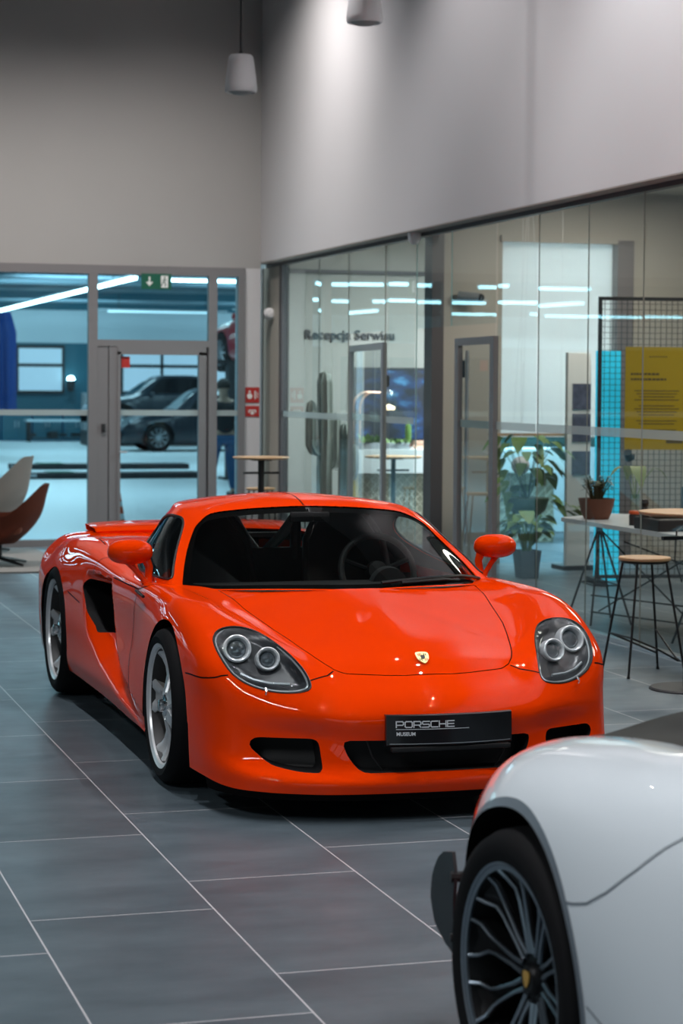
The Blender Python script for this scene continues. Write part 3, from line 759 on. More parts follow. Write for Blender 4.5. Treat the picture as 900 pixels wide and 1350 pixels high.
# ------------------------------------------------------------------ the room
GX = 5.843      # plane of the reception glazing
BY = 22.0       # plane of the workshop glazing
def tile_material():
    m = bpy.data.materials.new('grey_floor_tiles'); m.use_nodes = True
    nt = m.node_tree; N = nt.nodes; Lk = nt.links; b = N['Principled BSDF']
    def math_(op, a, c=None, clamp=False):
        n = N.new('ShaderNodeMath'); n.operation = op; n.use_clamp = clamp
        for i, q in enumerate((a, c)):
            if q is None: continue
            if isinstance(q, (int, float)): n.inputs[i].default_value = q
            else: Lk.new(q, n.inputs[i])
        return n.outputs[0]
    tc = N.new('ShaderNodeTexCoord'); sp = N.new('ShaderNodeSeparateXYZ'); Lk.new(tc.outputs['Object'], sp.inputs[0])
    TW, TL = .6005, 1.178
    xs = math_('DIVIDE', math_('SUBTRACT', sp.outputs[0], .970), TW)
    row = math_('FLOOR', xs)
    fx = math_('SUBTRACT', xs, row)
    ys = math_('SUBTRACT', math_('DIVIDE', math_('SUBTRACT', sp.outputs[1], 6.633), TL), math_('MULTIPLY', row, 1/3.))
    fl = math_('FLOOR', ys); fy = math_('SUBTRACT', ys, fl)
    dx = math_('MULTIPLY', math_('MINIMUM', fx, math_('SUBTRACT', 1, fx)), TW)
    dy = math_('MULTIPLY', math_('MINIMUM', fy, math_('SUBTRACT', 1, fy)), TL)
    gx = math_('LESS_THAN', dx, .0030); gy = math_('LESS_THAN', dy, .0032)
    g = math_('MAXIMUM', gx, gy)
    wn = N.new('ShaderNodeTexWhiteNoise'); wn.noise_dimensions = '2D'; cb = N.new('ShaderNodeCombineXYZ'); Lk.new(row, cb.inputs[0]); Lk.new(fl, cb.inputs[1]); Lk.new(cb.outputs[0], wn.inputs['Vector'])
    nz = N.new('ShaderNodeTexNoise'); nz.inputs['Scale'].default_value = 1.7; nz.inputs['Detail'].default_value = 8; nz.inputs['Roughness'].default_value = .62
    mp = N.new('ShaderNodeMapping'); mp.inputs['Scale'].default_value = (1, 2.2, 1); Lk.new(tc.outputs['Object'], mp.inputs[0]); Lk.new(mp.outputs[0], nz.inputs['Vector'])
    cr = N.new('ShaderNodeValToRGB'); cr.color_ramp.elements[0].position = .32; cr.color_ramp.elements[0].color = (.060,.083,.100, 1); cr.color_ramp.elements[1].position = .72; cr.color_ramp.elements[1].color = (.112,.145,.168, 1)
    Lk.new(nz.outputs['Fac'], cr.inputs[0])
    hs = N.new('ShaderNodeHueSaturation'); Lk.new(cr.outputs[0], hs.inputs['Color'])
    Lk.new(math_('ADD', math_('MULTIPLY', wn.outputs['Value'], .22), .89), hs.inputs['Value'])
    mx = N.new('ShaderNodeMix'); mx.data_type = 'RGBA'; Lk.new(g, mx.inputs['Factor']); Lk.new(hs.outputs[0], mx.inputs['A']); mx.inputs['B'].default_value = (.50,.49,.51, 1)
    Lk.new(mx.outputs['Result'], b.inputs['Base Color'])
    n2 = N.new('ShaderNodeTexNoise'); n2.inputs['Scale'].default_value = 5; n2.inputs['Detail'].default_value = 6; Lk.new(tc.outputs['Object'], n2.inputs['Vector'])
    Lk.new(math_('ADD', math_('MULTIPLY', n2.outputs['Fac'], .16), .30), b.inputs['Roughness'])
    bp = N.new('ShaderNodeBump'); bp.inputs['Strength'].default_value = .35; bp.inputs['Distance'].default_value = .002; bp.invert = True
    Lk.new(g, bp.inputs['Height']); Lk.new(bp.outputs[0], b.inputs['Normal'])
    b.inputs['Specular IOR Level'].default_value = .5
    return m

def room_materials():
    M['tiles'] = tile_material()
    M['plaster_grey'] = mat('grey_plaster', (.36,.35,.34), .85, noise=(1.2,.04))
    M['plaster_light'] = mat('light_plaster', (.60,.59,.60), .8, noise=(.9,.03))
    M['plaster_beige'] = mat('beige_plaster', (.42,.40,.35), .8, noise=(1,.03))
    M['plaster_white'] = mat('white_plaster', (.75,.76,.74), .7)
    M['blind'] = blind_mat()
    M['ceiling'] = mat('ceiling_paint', (.14,.14,.145), .9)
    M['frame'] = mat('grey_aluminium', (.215,.205,.21), .45, metal=.2)
    M['frame_light'] = mat('light_aluminium', (.30,.32,.34), .4, metal=.3)
    M['frame_dark'] = mat('dark_aluminium', (.085,.08,.085), .5, metal=.1)
    M['steel'] = mat('steel_rail', (.55,.58,.6), .3, metal=.7)
    M['glass_ws'] = glassmat('workshop_glass', (.50,.80,.93), ior=1.42, reflcol=(.8,.95,1))
    M['glass_rc'] = glassmat('reception_glass', (.90,.94,.92), ior=1.45, reflcol=(.85,.97,1))
    M['frost'] = mat('frosted_band', (.42,.50,.50), .6, alpha=.72)
    M['glass_edge'] = mat('glass_edge', (.30,.48,.46), .2)
    M['glass_joint'] = mat('glass_joint', (.26,.27,.24), .4)
    M['led'] = mat('led_tube', (.8,.8,.8), .5, emit=(.85,.97,1), estr=6)
    M['led_ws'] = mat('workshop_led', (.8,.8,.8), .5, emit=(.80,1,.97), estr=9)
    M['spot'] = mat('spot_lens', (.8,.8,.8), .5, emit=(1,.95,.9), estr=420)
    M['white_plastic'] = mat('white_plastic', (.72,.72,.73), .5)
    M['ws_floor'] = mat('workshop_floor', (.62,.68,.70), .35, noise=(.3,.05))
    M['teal'] = mat('teal_wall', (.028,.11,.15), .8)
    M['ws_white'] = mat('workshop_white', (.50,.58,.62), .8)
    M['dark'] = mat('dark_metal', (.018,.018,.02), .5)
    M['sign_red'] = mat('sign_red', (.45,.03,.025), .5)
    M['sign_white'] = mat('sign_white', (.8,.8,.78), .5)
    M['sign_green'] = mat('sign_green', (.008,.085,.052), .5, emit=(.0,.25,.13), estr=.04)
    M['yellow'] = mat('yellow_print', (.40,.28,.0), .6)
    M['oak'] = mat('oak_top', (.44,.27,.14), .45, noise=(14,.12))
    M['marble'] = mat('pale_stone_top', (.55,.56,.57), .35, noise=(3,.06))
    M['black_wire'] = mat('black_wire', (.010,.010,.011), .4)
    M['leaf'] = mat('green_leaf', (.11,.20,.04), .5, noise=(9,.3))
    M['leaf_dark'] = mat('dark_leaf', (.025,.06,.02), .5, noise=(9,.3))
    M['leaf_pale'] = mat('pale_leaf', (.22,.27,.09), .5)
    M['cactus'] = mat('cactus_skin', (.10,.105,.085), .7, noise=(12,.25))
    M['terracotta'] = mat('terracotta', (.16,.055,.03), .6)
    M['pot_grey'] = mat('grey_pot', (.055,.075,.09), .6)
    M['fabric_beige'] = mat('beige_fabric', (.36,.31,.28), .95, sheen=.3, bump=(300,.2,.001))
    M['leather_brown'] = mat('brown_leather', (.20,.052,.025), .5, bump=(120,.12,.002))
    M['rug'] = mat('grey_rug', (.22,.21,.20), 1, bump=(200,.5,.004))
    M['cyan'] = mat('cyan_print_glow', (.03,.60,.85), .5, emit=(.03,.55,.8), estr=.5)  # print given an added glow so the unlit banner looks brighter
    M['rose'] = mat('rose_metal', (.75,.45,.33), .35, metal=.7)
    M['wicker'] = mat('lattice_panel', (.45,.42,.32), .7)

def blind_mat():
    m = bpy.data.materials.new('blind_cloth'); m.use_nodes = True; nt = m.node_tree; b = nt.nodes['Principled BSDF']; out = nt.nodes['Material Output']
    b.inputs['Base Color'].default_value = (.78,.79,.77,1); b.inputs['Roughness'].default_value = .9
    t = nt.nodes.new('ShaderNodeBsdfTranslucent'); t.inputs['Color'].default_value = (.8,.83,.84,1); mx = nt.nodes.new('ShaderNodeMixShader'); mx.inputs[0].default_value = .5
    nt.links.new(b.outputs[0], mx.inputs[1]); nt.links.new(t.outputs[0], mx.inputs[2]); nt.links.new(mx.outputs[0], out.inputs[0]); return m
def st(o): return tag(o, kind='structure')

def area(name, loc, size, energy, col=(1,1,1), rot=(0,0,0), sy=None, spread=None):
    l = bpy.data.lights.new(name, 'AREA'); l.energy = energy; l.color = col; l.size = size
    if sy: l.shape = 'RECTANGLE'; l.size_y = sy
    if spread: l.spread = spread
    o = bpy.data.objects.new(name, l); COL.objects.link(o); o.location = loc; o.rotation_euler = rot
    return o
def spot(name, loc, energy, size=60, blend=.6, col=(1,.94,.88), target=None, rad=.04):
    l = bpy.data.lights.new(name, 'SPOT'); l.energy = energy; l.spot_size = R(size); l.spot_blend = blend; l.color = col; l.shadow_soft_size = rad
    o = bpy.data.objects.new(name, l); COL.objects.link(o); o.location = loc
    if target is not None: o.rotation_euler = (Vector(target)-Vector(loc)).to_track_quat('-Z', 'Y').to_euler()
    return o

def build_room():
    CH = 6.6
    st(MB().box2((-10,-9,-.1), (GX,BY+.05,0)).build('floor', M['tiles'], smooth=0))
    st(MB().box2((-10,-9,CH), (5.80,BY+.3,CH+.2)).build('ceiling', M['ceiling'], smooth=0))
    # wall over the workshop glazing, wall over the reception glazing
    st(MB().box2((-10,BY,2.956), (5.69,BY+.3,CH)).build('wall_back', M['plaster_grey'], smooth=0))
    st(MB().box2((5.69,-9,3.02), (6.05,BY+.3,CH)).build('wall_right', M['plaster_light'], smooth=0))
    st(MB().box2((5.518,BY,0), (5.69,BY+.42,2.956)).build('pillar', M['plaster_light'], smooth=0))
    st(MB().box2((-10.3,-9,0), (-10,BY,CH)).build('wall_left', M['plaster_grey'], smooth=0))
    # front facade behind the viewpoint: piers and glass
    mb = MB(); mb.box2((-10,-9.3,4.8), (5.8,-9,CH)); mb.box2((-10,-9.3,0), (5.8,-9,.3))
    for k in range(6): mb.box2((-10+3.1*k,-9.3,.3), (-9.7+3.1*k,-9,4.8))
    st(mb.build('wall_front', M['plaster_grey'], smooth=0))
    st(MB().box2((-10,-9.16,.3), (5.8,-9.14,4.8)).build('window_9', M['glass_rc'], smooth=0))
    # ---------- workshop glazing
    def frame(name, boxes, m='frame', depth=(BY-.03, BY+.06), parent=None):
        mb = MB()
        for (x0, x1, z0, z1) in boxes: mb.box2((x0, depth[0], z0), (x1, depth[1], z1))
        return mb.build(name, M[m], parent, smooth=0)
    f = st(frame('window_1', [(-10,5.518,2.862,2.956),(-10,3.826,0,.074),(3.826,3.922,.0,2.862),(5.117,5.209,0,2.862),(5.442,5.518,0,2.862),(3.922,5.117,2.105,2.175),(5.209,5.442,0,.074),(.9,.99,0,2.862),(-2,-1.91,0,2.862),(-5,-4.91,0,2.862)]))
    for i, (x0, x1, z0, z1) in enumerate([(.99,3.826,.074,2.862),(3.922,5.117,2.175,2.862),(5.209,5.442,.074,2.862),(-1.91,.9,.074,2.862),(-4.91,-2,.074,2.862),(-10,-5,.074,2.862)]):
        MB().poly([(x0,BY+.02,z0),(x1,BY+.02,z0),(x1,BY+.02,z1),(x0,BY+.02,z1)]).build('glass_pane', M['glass_ws'], f, smooth=0)
        if z0 < .1: MB().box2((x0,BY+.012,1.375), (x1,BY+.016,1.435)).build('safety_band', M['frost'], f, smooth=0)
    d = st(frame('door_1', [(3.922,4.035,0,2.105)], depth=(BY-.02,BY+.05)))
    frame('leaf_stile', [(4.045,4.135,0,2.105)], parent=d, depth=(BY-.025,BY+.05))
    frame('door_frame', [(4.135,4.165,0,2.05),(5.01,5.09,0,2.05),(4.135,5.09,2.02,2.105),(4.165,5.01,0,.10)], parent=d, depth=(BY-.035,BY+.04))
    frame('door_groove', [(4.035,4.045,0,2.105),(5.09,5.117,0,2.105)], m='frame_dark', parent=d, depth=(BY,BY+.03))
    MB().poly([(4.165,BY+.01,.10),(5.01,BY+.01,.10),(5.01,BY+.01,2.02),(4.165,BY+.01,2.02)]).build('glass_pane', M['glass_ws'], d, smooth=0)
    MB().box2((4.165,BY+.002,1.375), (5.01,BY+.006,1.435)).build('safety_band', M['frost'], d, smooth=0)
    MB().box2((3.965,BY-.05,1.20), (4.005,BY-.02,1.29), bevel=.004).build('card_reader', M['dark'], d)
    mb = MB(); mb.tube([(4.155,BY-.05,.99),(4.205,BY-.06,.99),(4.23,BY-.06,.99)], .01, 8); mb.build('door_handle', M['steel'], d)
    # small red and white door notice
    o = MB().box2((4.18,BY-.004,1.88), (4.27,BY+.004,2.0)).build('door_notice', M['sign_red'], smooth=0)
    tag(o, 'small red square notice stuck in the upper corner of the workshop glass door', 'notice')
    # ---------- reception glazing
    f = st(MB().box2((GX-.02,-9,2.98), (GX+.05,BY+.3,3.02)).build('window_2', M['frame_dark'], smooth=0))
    MB().box2((GX-.02,-9,0), (GX+.05,16.30,.022)).build('floor_channel', M['steel'], f, smooth=0)
    MB().box2((5.69,-9,3.012), (GX,BY,3.022)).build('soffit_strip', mat('soffit', (.36,.32,.29), .8), f, smooth=0)
    js = [-9,10.4,11.74,12.63,13.53,14.44,15.31]
    def pane(y0, y1, dx0=0., dx1=0., z1=2.98):
        MB().poly([(GX+dx0,y0,.02),(GX+dx1,y1,.02),(GX+dx1,y1,z1),(GX+dx0,y0,z1)]).build('glass_pane', M['glass_rc'], f, smooth=0)
        MB().poly([(GX+dx0-.004,y0,1.375),(GX+dx1-.004,y1,1.375),(GX+dx1-.004,y1,1.435),(GX+dx0-.004,y0,1.435)]).build('safety_band', M['frost'], f, smooth=0)
    rnd = random.Random(3)
    for a, b in zip(js[:-1], js[1:]):
        e = rnd.uniform(-.014, .014); pane(a, b, e, -e)
        if b < 15.3: MB().box2((GX-.003,b-.002,.02), (GX+.005,b+.002,2.98)).build('glass_joint', M['glass_joint'], f, smooth=0)
    for a, b in ((17.23,18.1),(19.24,20.25),(20.25,21.65)):
        e = rnd.uniform(-.014, .014); pane(a, b, e, -e)
    MB().poly([(GX,15.31,2.2),(GX,17.23,2.2),(GX,17.23,2.98),(GX,15.31,2.98)]).build('glass_pane', M['glass_rc'], f, smooth=0)
    MB().poly([(GX,18.1,2.2),(GX,19.24,2.2),(GX,19.24,2.98),(GX,18.1,2.98)]).build('glass_pane', M['glass_rc'], f, smooth=0)
    for y, m_ in ((16.34,'glass_edge'),(17.23,'glass_edge'),(18.1,'glass_joint'),(19.24,'glass_joint'),(20.25,'glass_joint')):
        MB().box2((GX-.003,y-.003,2.2 if y == 16.34 else .02), (GX+.006,y+.003,2.98)).build('glass_joint', M[m_], f, smooth=0)
    MB().box2((GX-.02,21.62,0), (GX+.06,21.72,2.98)).build('end_stile', M['frame_dark'], f, smooth=0)
    MB().box2((GX-.02,22.42,0), (GX+.05,22.50,2.98)).build('end_stile', M['frame'], f, smooth=0)
    st(MB().box2((GX-.01,21.72,0), (GX+.05,22.42,2.98)).build('trim_1', M['plaster_beige'], smooth=0))
    # glass doors of the reception: one ajar, one shut
    def leaf(name, p0, p1, m='frame_light', gap=.0):
        d = Vector((p1[0]-p0[0], p1[1]-p0[1], 0)); L = d.length; a = math.atan2(d.y, d.x)
        e = link(name, None, None, (p0[0], p0[1], 0), (0, 0, a)); st(e)
        mb = MB(); w = .10
        mb.box2((0,-.02,0), (w,.02,2.10)); mb.box2((L-w,-.02,0), (L,.02,2.10)); mb.box2((w,-.02,2.04), (L-w,.02,2.10)); mb.box2((w,-.02,0), (L-w,.02,.10))
        mb.build('door_frame', M[m], e, smooth=0)
        MB().poly([(w,0,.1),(L-w,0,.1),(L-w,0,2.04),(w,0,2.04)]).build('glass_pane', M['glass_rc'], e, smooth=0)
        MB().box2((w,-.006,1.375), (L-w,-.002,1.435)).build('safety_band', M['frost'], e, smooth=0)
        return e, L
    e, L = leaf('door_2', (5.843,18.11), (6.10,20.02))
    MB().box2((.03,-.05,1.70), (.08,-.02,1.80)).build('door_hinge', M['dark'], e, smooth=0)
    e, L = leaf('door_3', (5.843,15.31), (5.90,16.36), 'frame')
    MB().box2((L-.07,-.05,1.78), (L-.02,-.02,1.92)).build('door_lock', M['dark'], e, smooth=0)
    mb = MB(); mb.tube([(L-.13,-.05,.4),(L-.13,-.05,2.0)], .016, 10); mb.build('door_handle', M['steel'], e)
    # ---------- reception room
    st(MB().box2((GX,-2,-.1), (14,23.6,0)).build('floor_2', M['tiles'], smooth=0))
    st(MB().box2((6.05,-2,3.6), (14,23.6,3.8)).build('ceiling_2', M['plaster_beige'], smooth=0))
    st(MB().box2((5.87,23.5,0), (14,23.62,3.6)).build('wall_reception', mat('reception_plaster', (.27,.26,.235), .8), smooth=0))
    st(MB().box2((13.9,-2,0), (14.1,23.5,3.6)).build('wall_reception_side', M['plaster_beige'], smooth=0))
    w = MB(); w.box2((6.71,19,0), (7.31,19.15,3.6)); w.box2((7.31,19,3.12), (8.54,19.15,3.6)); w.box2((8.54,19,0), (14,19.15,3.6))
    st(w.build('wall_divider', M['plaster_beige'], smooth=0))
    st(MB().box2((6.59,18.98,0), (6.71,19.2,3.6)).build('trim_2', M['frame_dark'], smooth=0))
    st(MB().box2((8.50,18.97,0), (8.67,19.17,3.14)).build('trim_3', M['frame'], smooth=0))
    st(MB().box2((7.29,18.97,3.10), (8.67,19.0,3.16)).build('trim_4', M['plaster_beige'], smooth=0))
    # white blind half way down, daylight yard behind
    o = MB().box2((7.31,19.10,1.22), (8.50,19.12,3.12)).build('roller_blind', M['blind'], smooth=0)
    tag(o, 'white roller blind drawn over the upper half of the tall reception window', 'blind')
    st(MB().poly([(7.31,19.08,0),(8.5,19.08,0),(8.5,19.08,1.22),(7.31,19.08,1.22)]).build('window_3', M['glass_ws'], smooth=0))
    st(MB().box2((8.6,23.3,0), (13.8,23.4,3.3)).build('wall_yard', mat('yard_wall', (.045,.09,.085), .8, noise=(1.5,.7)), smooth=0))
    o = MB().box2((9.0,23.0,0), (11.6,23.2,1.0), bevel=.01).build('low_cabinet', M['ws_white'], smooth=0)
    tag(o, 'pale low cabinet against the far wall seen through the lower reception window', 'cabinet')
    # dark lighting track over the reception lettering
    o = MB().box2((6.0,23.42,3.005), (9.4,23.5,3.045)).build('light_track', M['dark'], smooth=0)
    tag(o, 'thin dark lighting track running above the wall lettering', 'light track')
    t = curve_text('wall_lettering', 'Recepcja Serwisu', .155, M['dark'], None, (6.60,23.485,2.245), (R(90),0,0), extrude=.012, sx=.95, bold=.0022, space=1.06)
    tag(t, 'dark Recepcja Serwisu lettering on the pale reception wall', 'lettering')
    for (x, y, z, nm) in ((7.0,18.9,2.57,'white bullet security camera on the beige wall above the grey glass door'),):
        c = thing('security_camera', nm, 'camera', (x, y, z))
        m_ = MB(); m_.tube([(-.16,.04,0),(.02,-.05,-.02)], .045, 16); m_.build('camera_body', M['frame_light'], c)
        m_ = MB(); m_.disc((.03,-.055,-.021), .04, 'y', 20, .01); m_.tube([(.02,-.05,-.02),(.035,-.062,-.022)], .036, 16); m_.build('camera_lens', M['dark'], c)
        m_ = MB(); m_.tube([(-.12,.08,0),(-.1,.02,0)], .02, 8); m_.build('camera_bracket', M['white_plastic'], c)
    c = thing('dome_camera', 'small white dome camera on the beige wall just right of the red fire signs', 'camera', (5.80,22.05,2.475))
    m_ = MB(); m_.lathe([(.0005,-.09),(.04,-.08),(.062,-.05),(.066,-.015),(.066,0)], 20, 'y'); m_.build('camera_dome', M['white_plastic'], c)
    c = thing('smoke_detector', 'round white detector hanging under the edge of the upper white wall', 'detector', (5.765,17.07,3.012))
    m_ = MB(); m_.lathe([(.0005,-.10),(.03,-.095),(.055,-.06),(.06,0)], 24, 'z'); m_.build('detector_body', M['white_plastic'], c)

def build_signs():
    def sign(z, h, lab, kind):
        s = thing('fire_sign', lab, 'sign', (5.604, BY-.004, z))
        MB().box((0,0,0), (.155,.006,h)).build('sign_panel', M['sign_red'], s, smooth=0)
        mb = MB()
        if kind:
            mb.disc((-.03,-.005,-.012), .030, 'y', 20, .003); mb.box((-.03,-.005,.035), (.02,.003,.02)); mb.box((.03,-.005,0), (.014,.003,.09)); mb.box((.055,-.005,.0), (.008,.003,.06))
        else:
            mb.box((0,-.005,.01), (.07,.003,.012)); mb.box((0,-.005,-.018), (.035,.003,.03)); mb.box((-.035,-.005,.0), (.012,.003,.03)); mb.box((.035,-.005,.0), (.012,.003,.03))
        mb.build('sign_symbol', M['sign_white'], s, smooth=0)
    sign(1.60, .165, 'upper red and white fire sign on the pale pillar beside the workshop glazing', 1)
    sign(1.425, .115, 'lower red and white fire sign on the pale pillar beside the workshop glazing', 0)
    s = thing('exit_sign', 'green emergency exit sign with a down arrow and running figure above the glass door', 'sign', (4.51, 21.8, 2.785))
    MB().box((0,0,0), (.32,.012,.165)).build('sign_panel', M['sign_green'], s, smooth=0)
    mb = MB(); mb.box((-.075,-.008,.015), (.016,.003,.07)); mb.poly([(-.115,-.009,-.005),(-.035,-.009,-.005),(-.075,-.009,-.05)]); mb.build('sign_arrow', M['sign_white'], s, smooth=0)
    mb = MB(); mb.box((.085,-.008,0), (.075,.003,.125)); mb.build('sign_door', M['sign_white'], s, smooth=0)
    mb = MB(); mb.disc((.088,-.011,.042), .010, 'y', 12, .003)
    for a, b in (((.086,.03),(.078,0)), ((.078,0),(.060,-.02)), ((.078,0),(.096,-.022)), ((.096,-.022),(.092,-.048)), ((.084,.022),(.108,.012)), ((.084,.022),(.064,.012)), ((.060,-.02),(.052,-.045))):
        mb.tube([(a[0],-.011,a[1]), (b[0],-.011,b[1])], .005, 6)
    mb.build('sign_figure', M['sign_green'], s, smooth=0)
    [MB().tube([(q*.13,0,.08),(q*.13,0,.17)], .004).build('sign_hanger', M['frame'], s) for q in (-1,1)]

def build_pendants():
    def pend(x, y, z, lab):
        p = thing('pendant_speaker', lab, 'pendant speaker', (x, y, z), group='white pendant speakers')
        mb = MB(); mb.lathe([(.0005,.31),(.05,.31),(.088,.303),(.100,.29),(.108,.25),(.122,.14),(.133,.05),(.134,.02),(.128,.0),(.118,-.004),(.110,.012),(.0005,.016)], 40, 'z'); mb.build('speaker_body', M['white_plastic'], p)
        mb = MB(); mb.lathe([(.0005,-.02),(.06,-.018),(.11,.006),(.112,.012)], 32, 'z'); mb.build('speaker_grille', mat('speaker_grille_grey', (.30,.30,.30), .7) if 'spk' not in M else M['spk'], p)
        mb = MB(); mb.tube([(0,0,.30),(0,0,.34)], .012, 10, rs=[.03,.012]); mb.tube([(0,0,.33),(0,0,6.6-z)], .010, 8); mb.build('cord', M['dark'], p)
    pend(4.22, 17.0, 4.12, 'whole white pendant speaker hanging in front of the grey back wall')
    pend(4.60, 14.8, 4.355, 'white pendant speaker cut by the top of the picture against the light wall')

def build_lights():
    # linear ceiling lights of the showroom
    k = 0
    for x in (-4.2,):
        for y in (2.6,):
            o = thing('linear_light', 'long slim linear light on the showroom ceiling', 'ceiling light', (x, y, 6.54), group='linear lights on the showroom ceiling')
            MB().box((0,0,.03), (.09,4.2,.06)).build('light_housing', M['frame_dark'], o, smooth=0)
            MB().box((0,0,-.003), (.07,4.1,.008)).build('diffuser', M['led'], o, smooth=0)
            area('linear_lamp', (x, y, 6.51), .09, 210, (.93,.97,1), sy=4.1)
    for x in (.9,2.9,4.7):
        for y in (2.6,5.0,7.4,9.8,12.2):
            o = thing('downlight', 'small round recessed spot in the showroom ceiling', 'spotlight', (x, y, 6.6), group='spots in the showroom ceiling')
            MB().lathe([(.03,-.012),(.055,-.012),(.06,0)], 20, 'z').build('spot_ring', M['frame_dark'], o)
            MB().disc((0,0,-.006), .03, 'z', 16, .004).build('spot_lens', M['spot'], o)
            spot('spot_lamp', (x, y, 6.57), 250, 78, .7, (.97,.98,1), (x, y, 0), .03)
    for y in (4.5,9.2,13.9):
        o = thing('wall_light', 'long ceiling light washing the upper right wall', 'ceiling light', (2.9, y, 6.53), group='wall-washing lights')
        MB().box((0,0,.035), (.16,4.2,.07)).build('light_housing', M['frame_dark'], o, smooth=0)
        [spot('wall_washer', (2.95, y+d_, 6.48), 120, 88, 1., (1,.95,.96), (5.7, y+d_, 3.9), .035) for d_ in (-1.6,0,1.6) if y+d_ < 11]
    for y in (12.4,15.3,18.4):
        spot('wall_washer', (3.6, y, 6.55), 240 if y < 18 else 135, 84, .8, (1,.96,.97), (5.69, y, 2.9), .09)
    for x in (.6,2.6,4.6):
        spot('wall_washer', (x, 19.0, 6.55), 410, 118, 1., (1,.95,.92), (x, 20.3, 0), .05)
    # reception
    for x, y in ((8,10),(8,14.5),(8,17.3),(7.6,21.6),(10.5,21.5),(10.5,13)):
        area('reception_lamp', (x, y, 3.55), 1.2, 44 if y < 20 else 22, (1,.93,.84))
    area('yard_light', (8.2,20.9,3.3), 1.6, 300, (.72,.92,1))
    # daylight through the glass facade behind the viewpoint
    area('daylight', (-2,-9.6,2.6), 14, 110, (.82,.92,1), (R(90),0,0), sy=4.2)
    w = bpy.data.worlds.new('world'); sc.world = w; w.use_nodes = True
    w.node_tree.nodes['Background'].inputs[0].default_value = (.55,.70,.85,1); w.node_tree.nodes['Background'].inputs[1].default_value = .12
# ------------------------------------------------------------------ white sports car in front
WHITE = [  # (y, [(x inboard, z) ...]) from tail to nose
 (.84, [(.48,.24),(.46,.31),(.46,.42),(.46,.48),(.48,.52),(.50,.56),(.54,.60),(.60,.63),(.68,.655),(.80,.69),(.97,.70)]),
 (.78, [(.34,.20),(.31,.30),(.31,.44),(.32,.52),(.34,.57),(.38,.62),(.44,.66),(.52,.69),(.62,.715),(.77,.755),(.97,.765)]),
 (.66, [(.23,.17),(.205,.30),(.20,.45),(.205,.545),(.23,.62),(.28,.685),(.36,.73),(.46,.755),(.58,.78),(.76,.82),(.97,.83)]),
 (.52, [(.15,.16),(.13,.30),(.125,.45),(.13,.56),(.155,.655),(.21,.735),(.31,.785),(.43,.80),(.57,.815),(.76,.86),(.97,.87)]),
 (.36, [(.07,.15),(.055,.30),(.05,.46),(.055,.59),(.085,.70),(.155,.785),(.28,.83),(.42,.835),(.56,.845),(.76,.89),(.97,.90)]),
 (.18, [(.03,.14),(.0,.30),(-.01,.48),(-.005,.62),(.035,.735),(.12,.82),(.27,.862),(.42,.86),(.56,.865),(.76,.915),(.97,.925)]),
 (.0, [(.03,.13),(.0,.30),(-.01,.48),(-.005,.63),(.03,.755),(.12,.843),(.27,.883),(.42,.878),(.56,.885),(.76,.935),(.97,.945)]),
 (-.2, [(.03,.12),(.0,.30),(-.008,.48),(-.002,.63),(.035,.765),(.125,.855),(.27,.898),(.42,.89),(.56,.90),(.76,.95),(.97,.96)]),
 (-.42, [(.03,.12),(.01,.30),(.0,.47),(.01,.62),(.05,.76),(.14,.865),(.28,.91),(.42,.915),(.56,.93),(.74,.96),(.97,.98)]),
 (-.8, [(.03,.12),(.02,.28),(.03,.45),(.05,.60),(.09,.74),(.17,.85),(.30,.90),(.43,.925),(.55,.99),(.72,1.06),(.97,1.09)]),
 (-1.3, [(.03,.12),(.02,.28),(.05,.44),(.07,.58),(.10,.70),(.17,.80),(.27,.86),(.38,.95),(.50,1.06),(.70,1.13),(.97,1.155)]),
 (-1.9, [(.03,.12),(.02,.28),(.05,.43),(.06,.56),(.09,.67),(.15,.76),(.26,.83),(.38,.93),(.52,1.04),(.72,1.12),(.97,1.15)]),
 (-2.4, [(.03,.12),(.01,.28),(.03,.43),(.04,.56),(.07,.67),(.14,.75),(.26,.79),(.42,.80),(.56,.85),(.74,.92),(.97,.96)]),
 (-2.75, [(.02,.13),(.0,.28),(.0,.43),(.0,.56),(.03,.66),(.11,.73),(.26,.76),(.42,.73),(.56,.73),(.74,.75),(.97,.77)]),
 (-3.2, [(.05,.14),(.03,.26),(.02,.38),(.03,.48),(.07,.57),(.15,.63),(.28,.65),(.42,.63),(.56,.61),(.74,.62),(.97,.63)]),
 (-3.55, [(.18,.15),(.16,.24),(.16,.32),(.17,.38),(.2,.43),(.27,.47),(.36,.48),(.48,.47),(.6,.47),(.76,.47),(.97,.48)]),
 (-3.72, [(.42,.16),(.4,.22),(.4,.26),(.41,.3),(.43,.33),(.47,.36),(.53,.37),(.6,.37),(.7,.37),(.82,.37),(.97,.37)]),
]
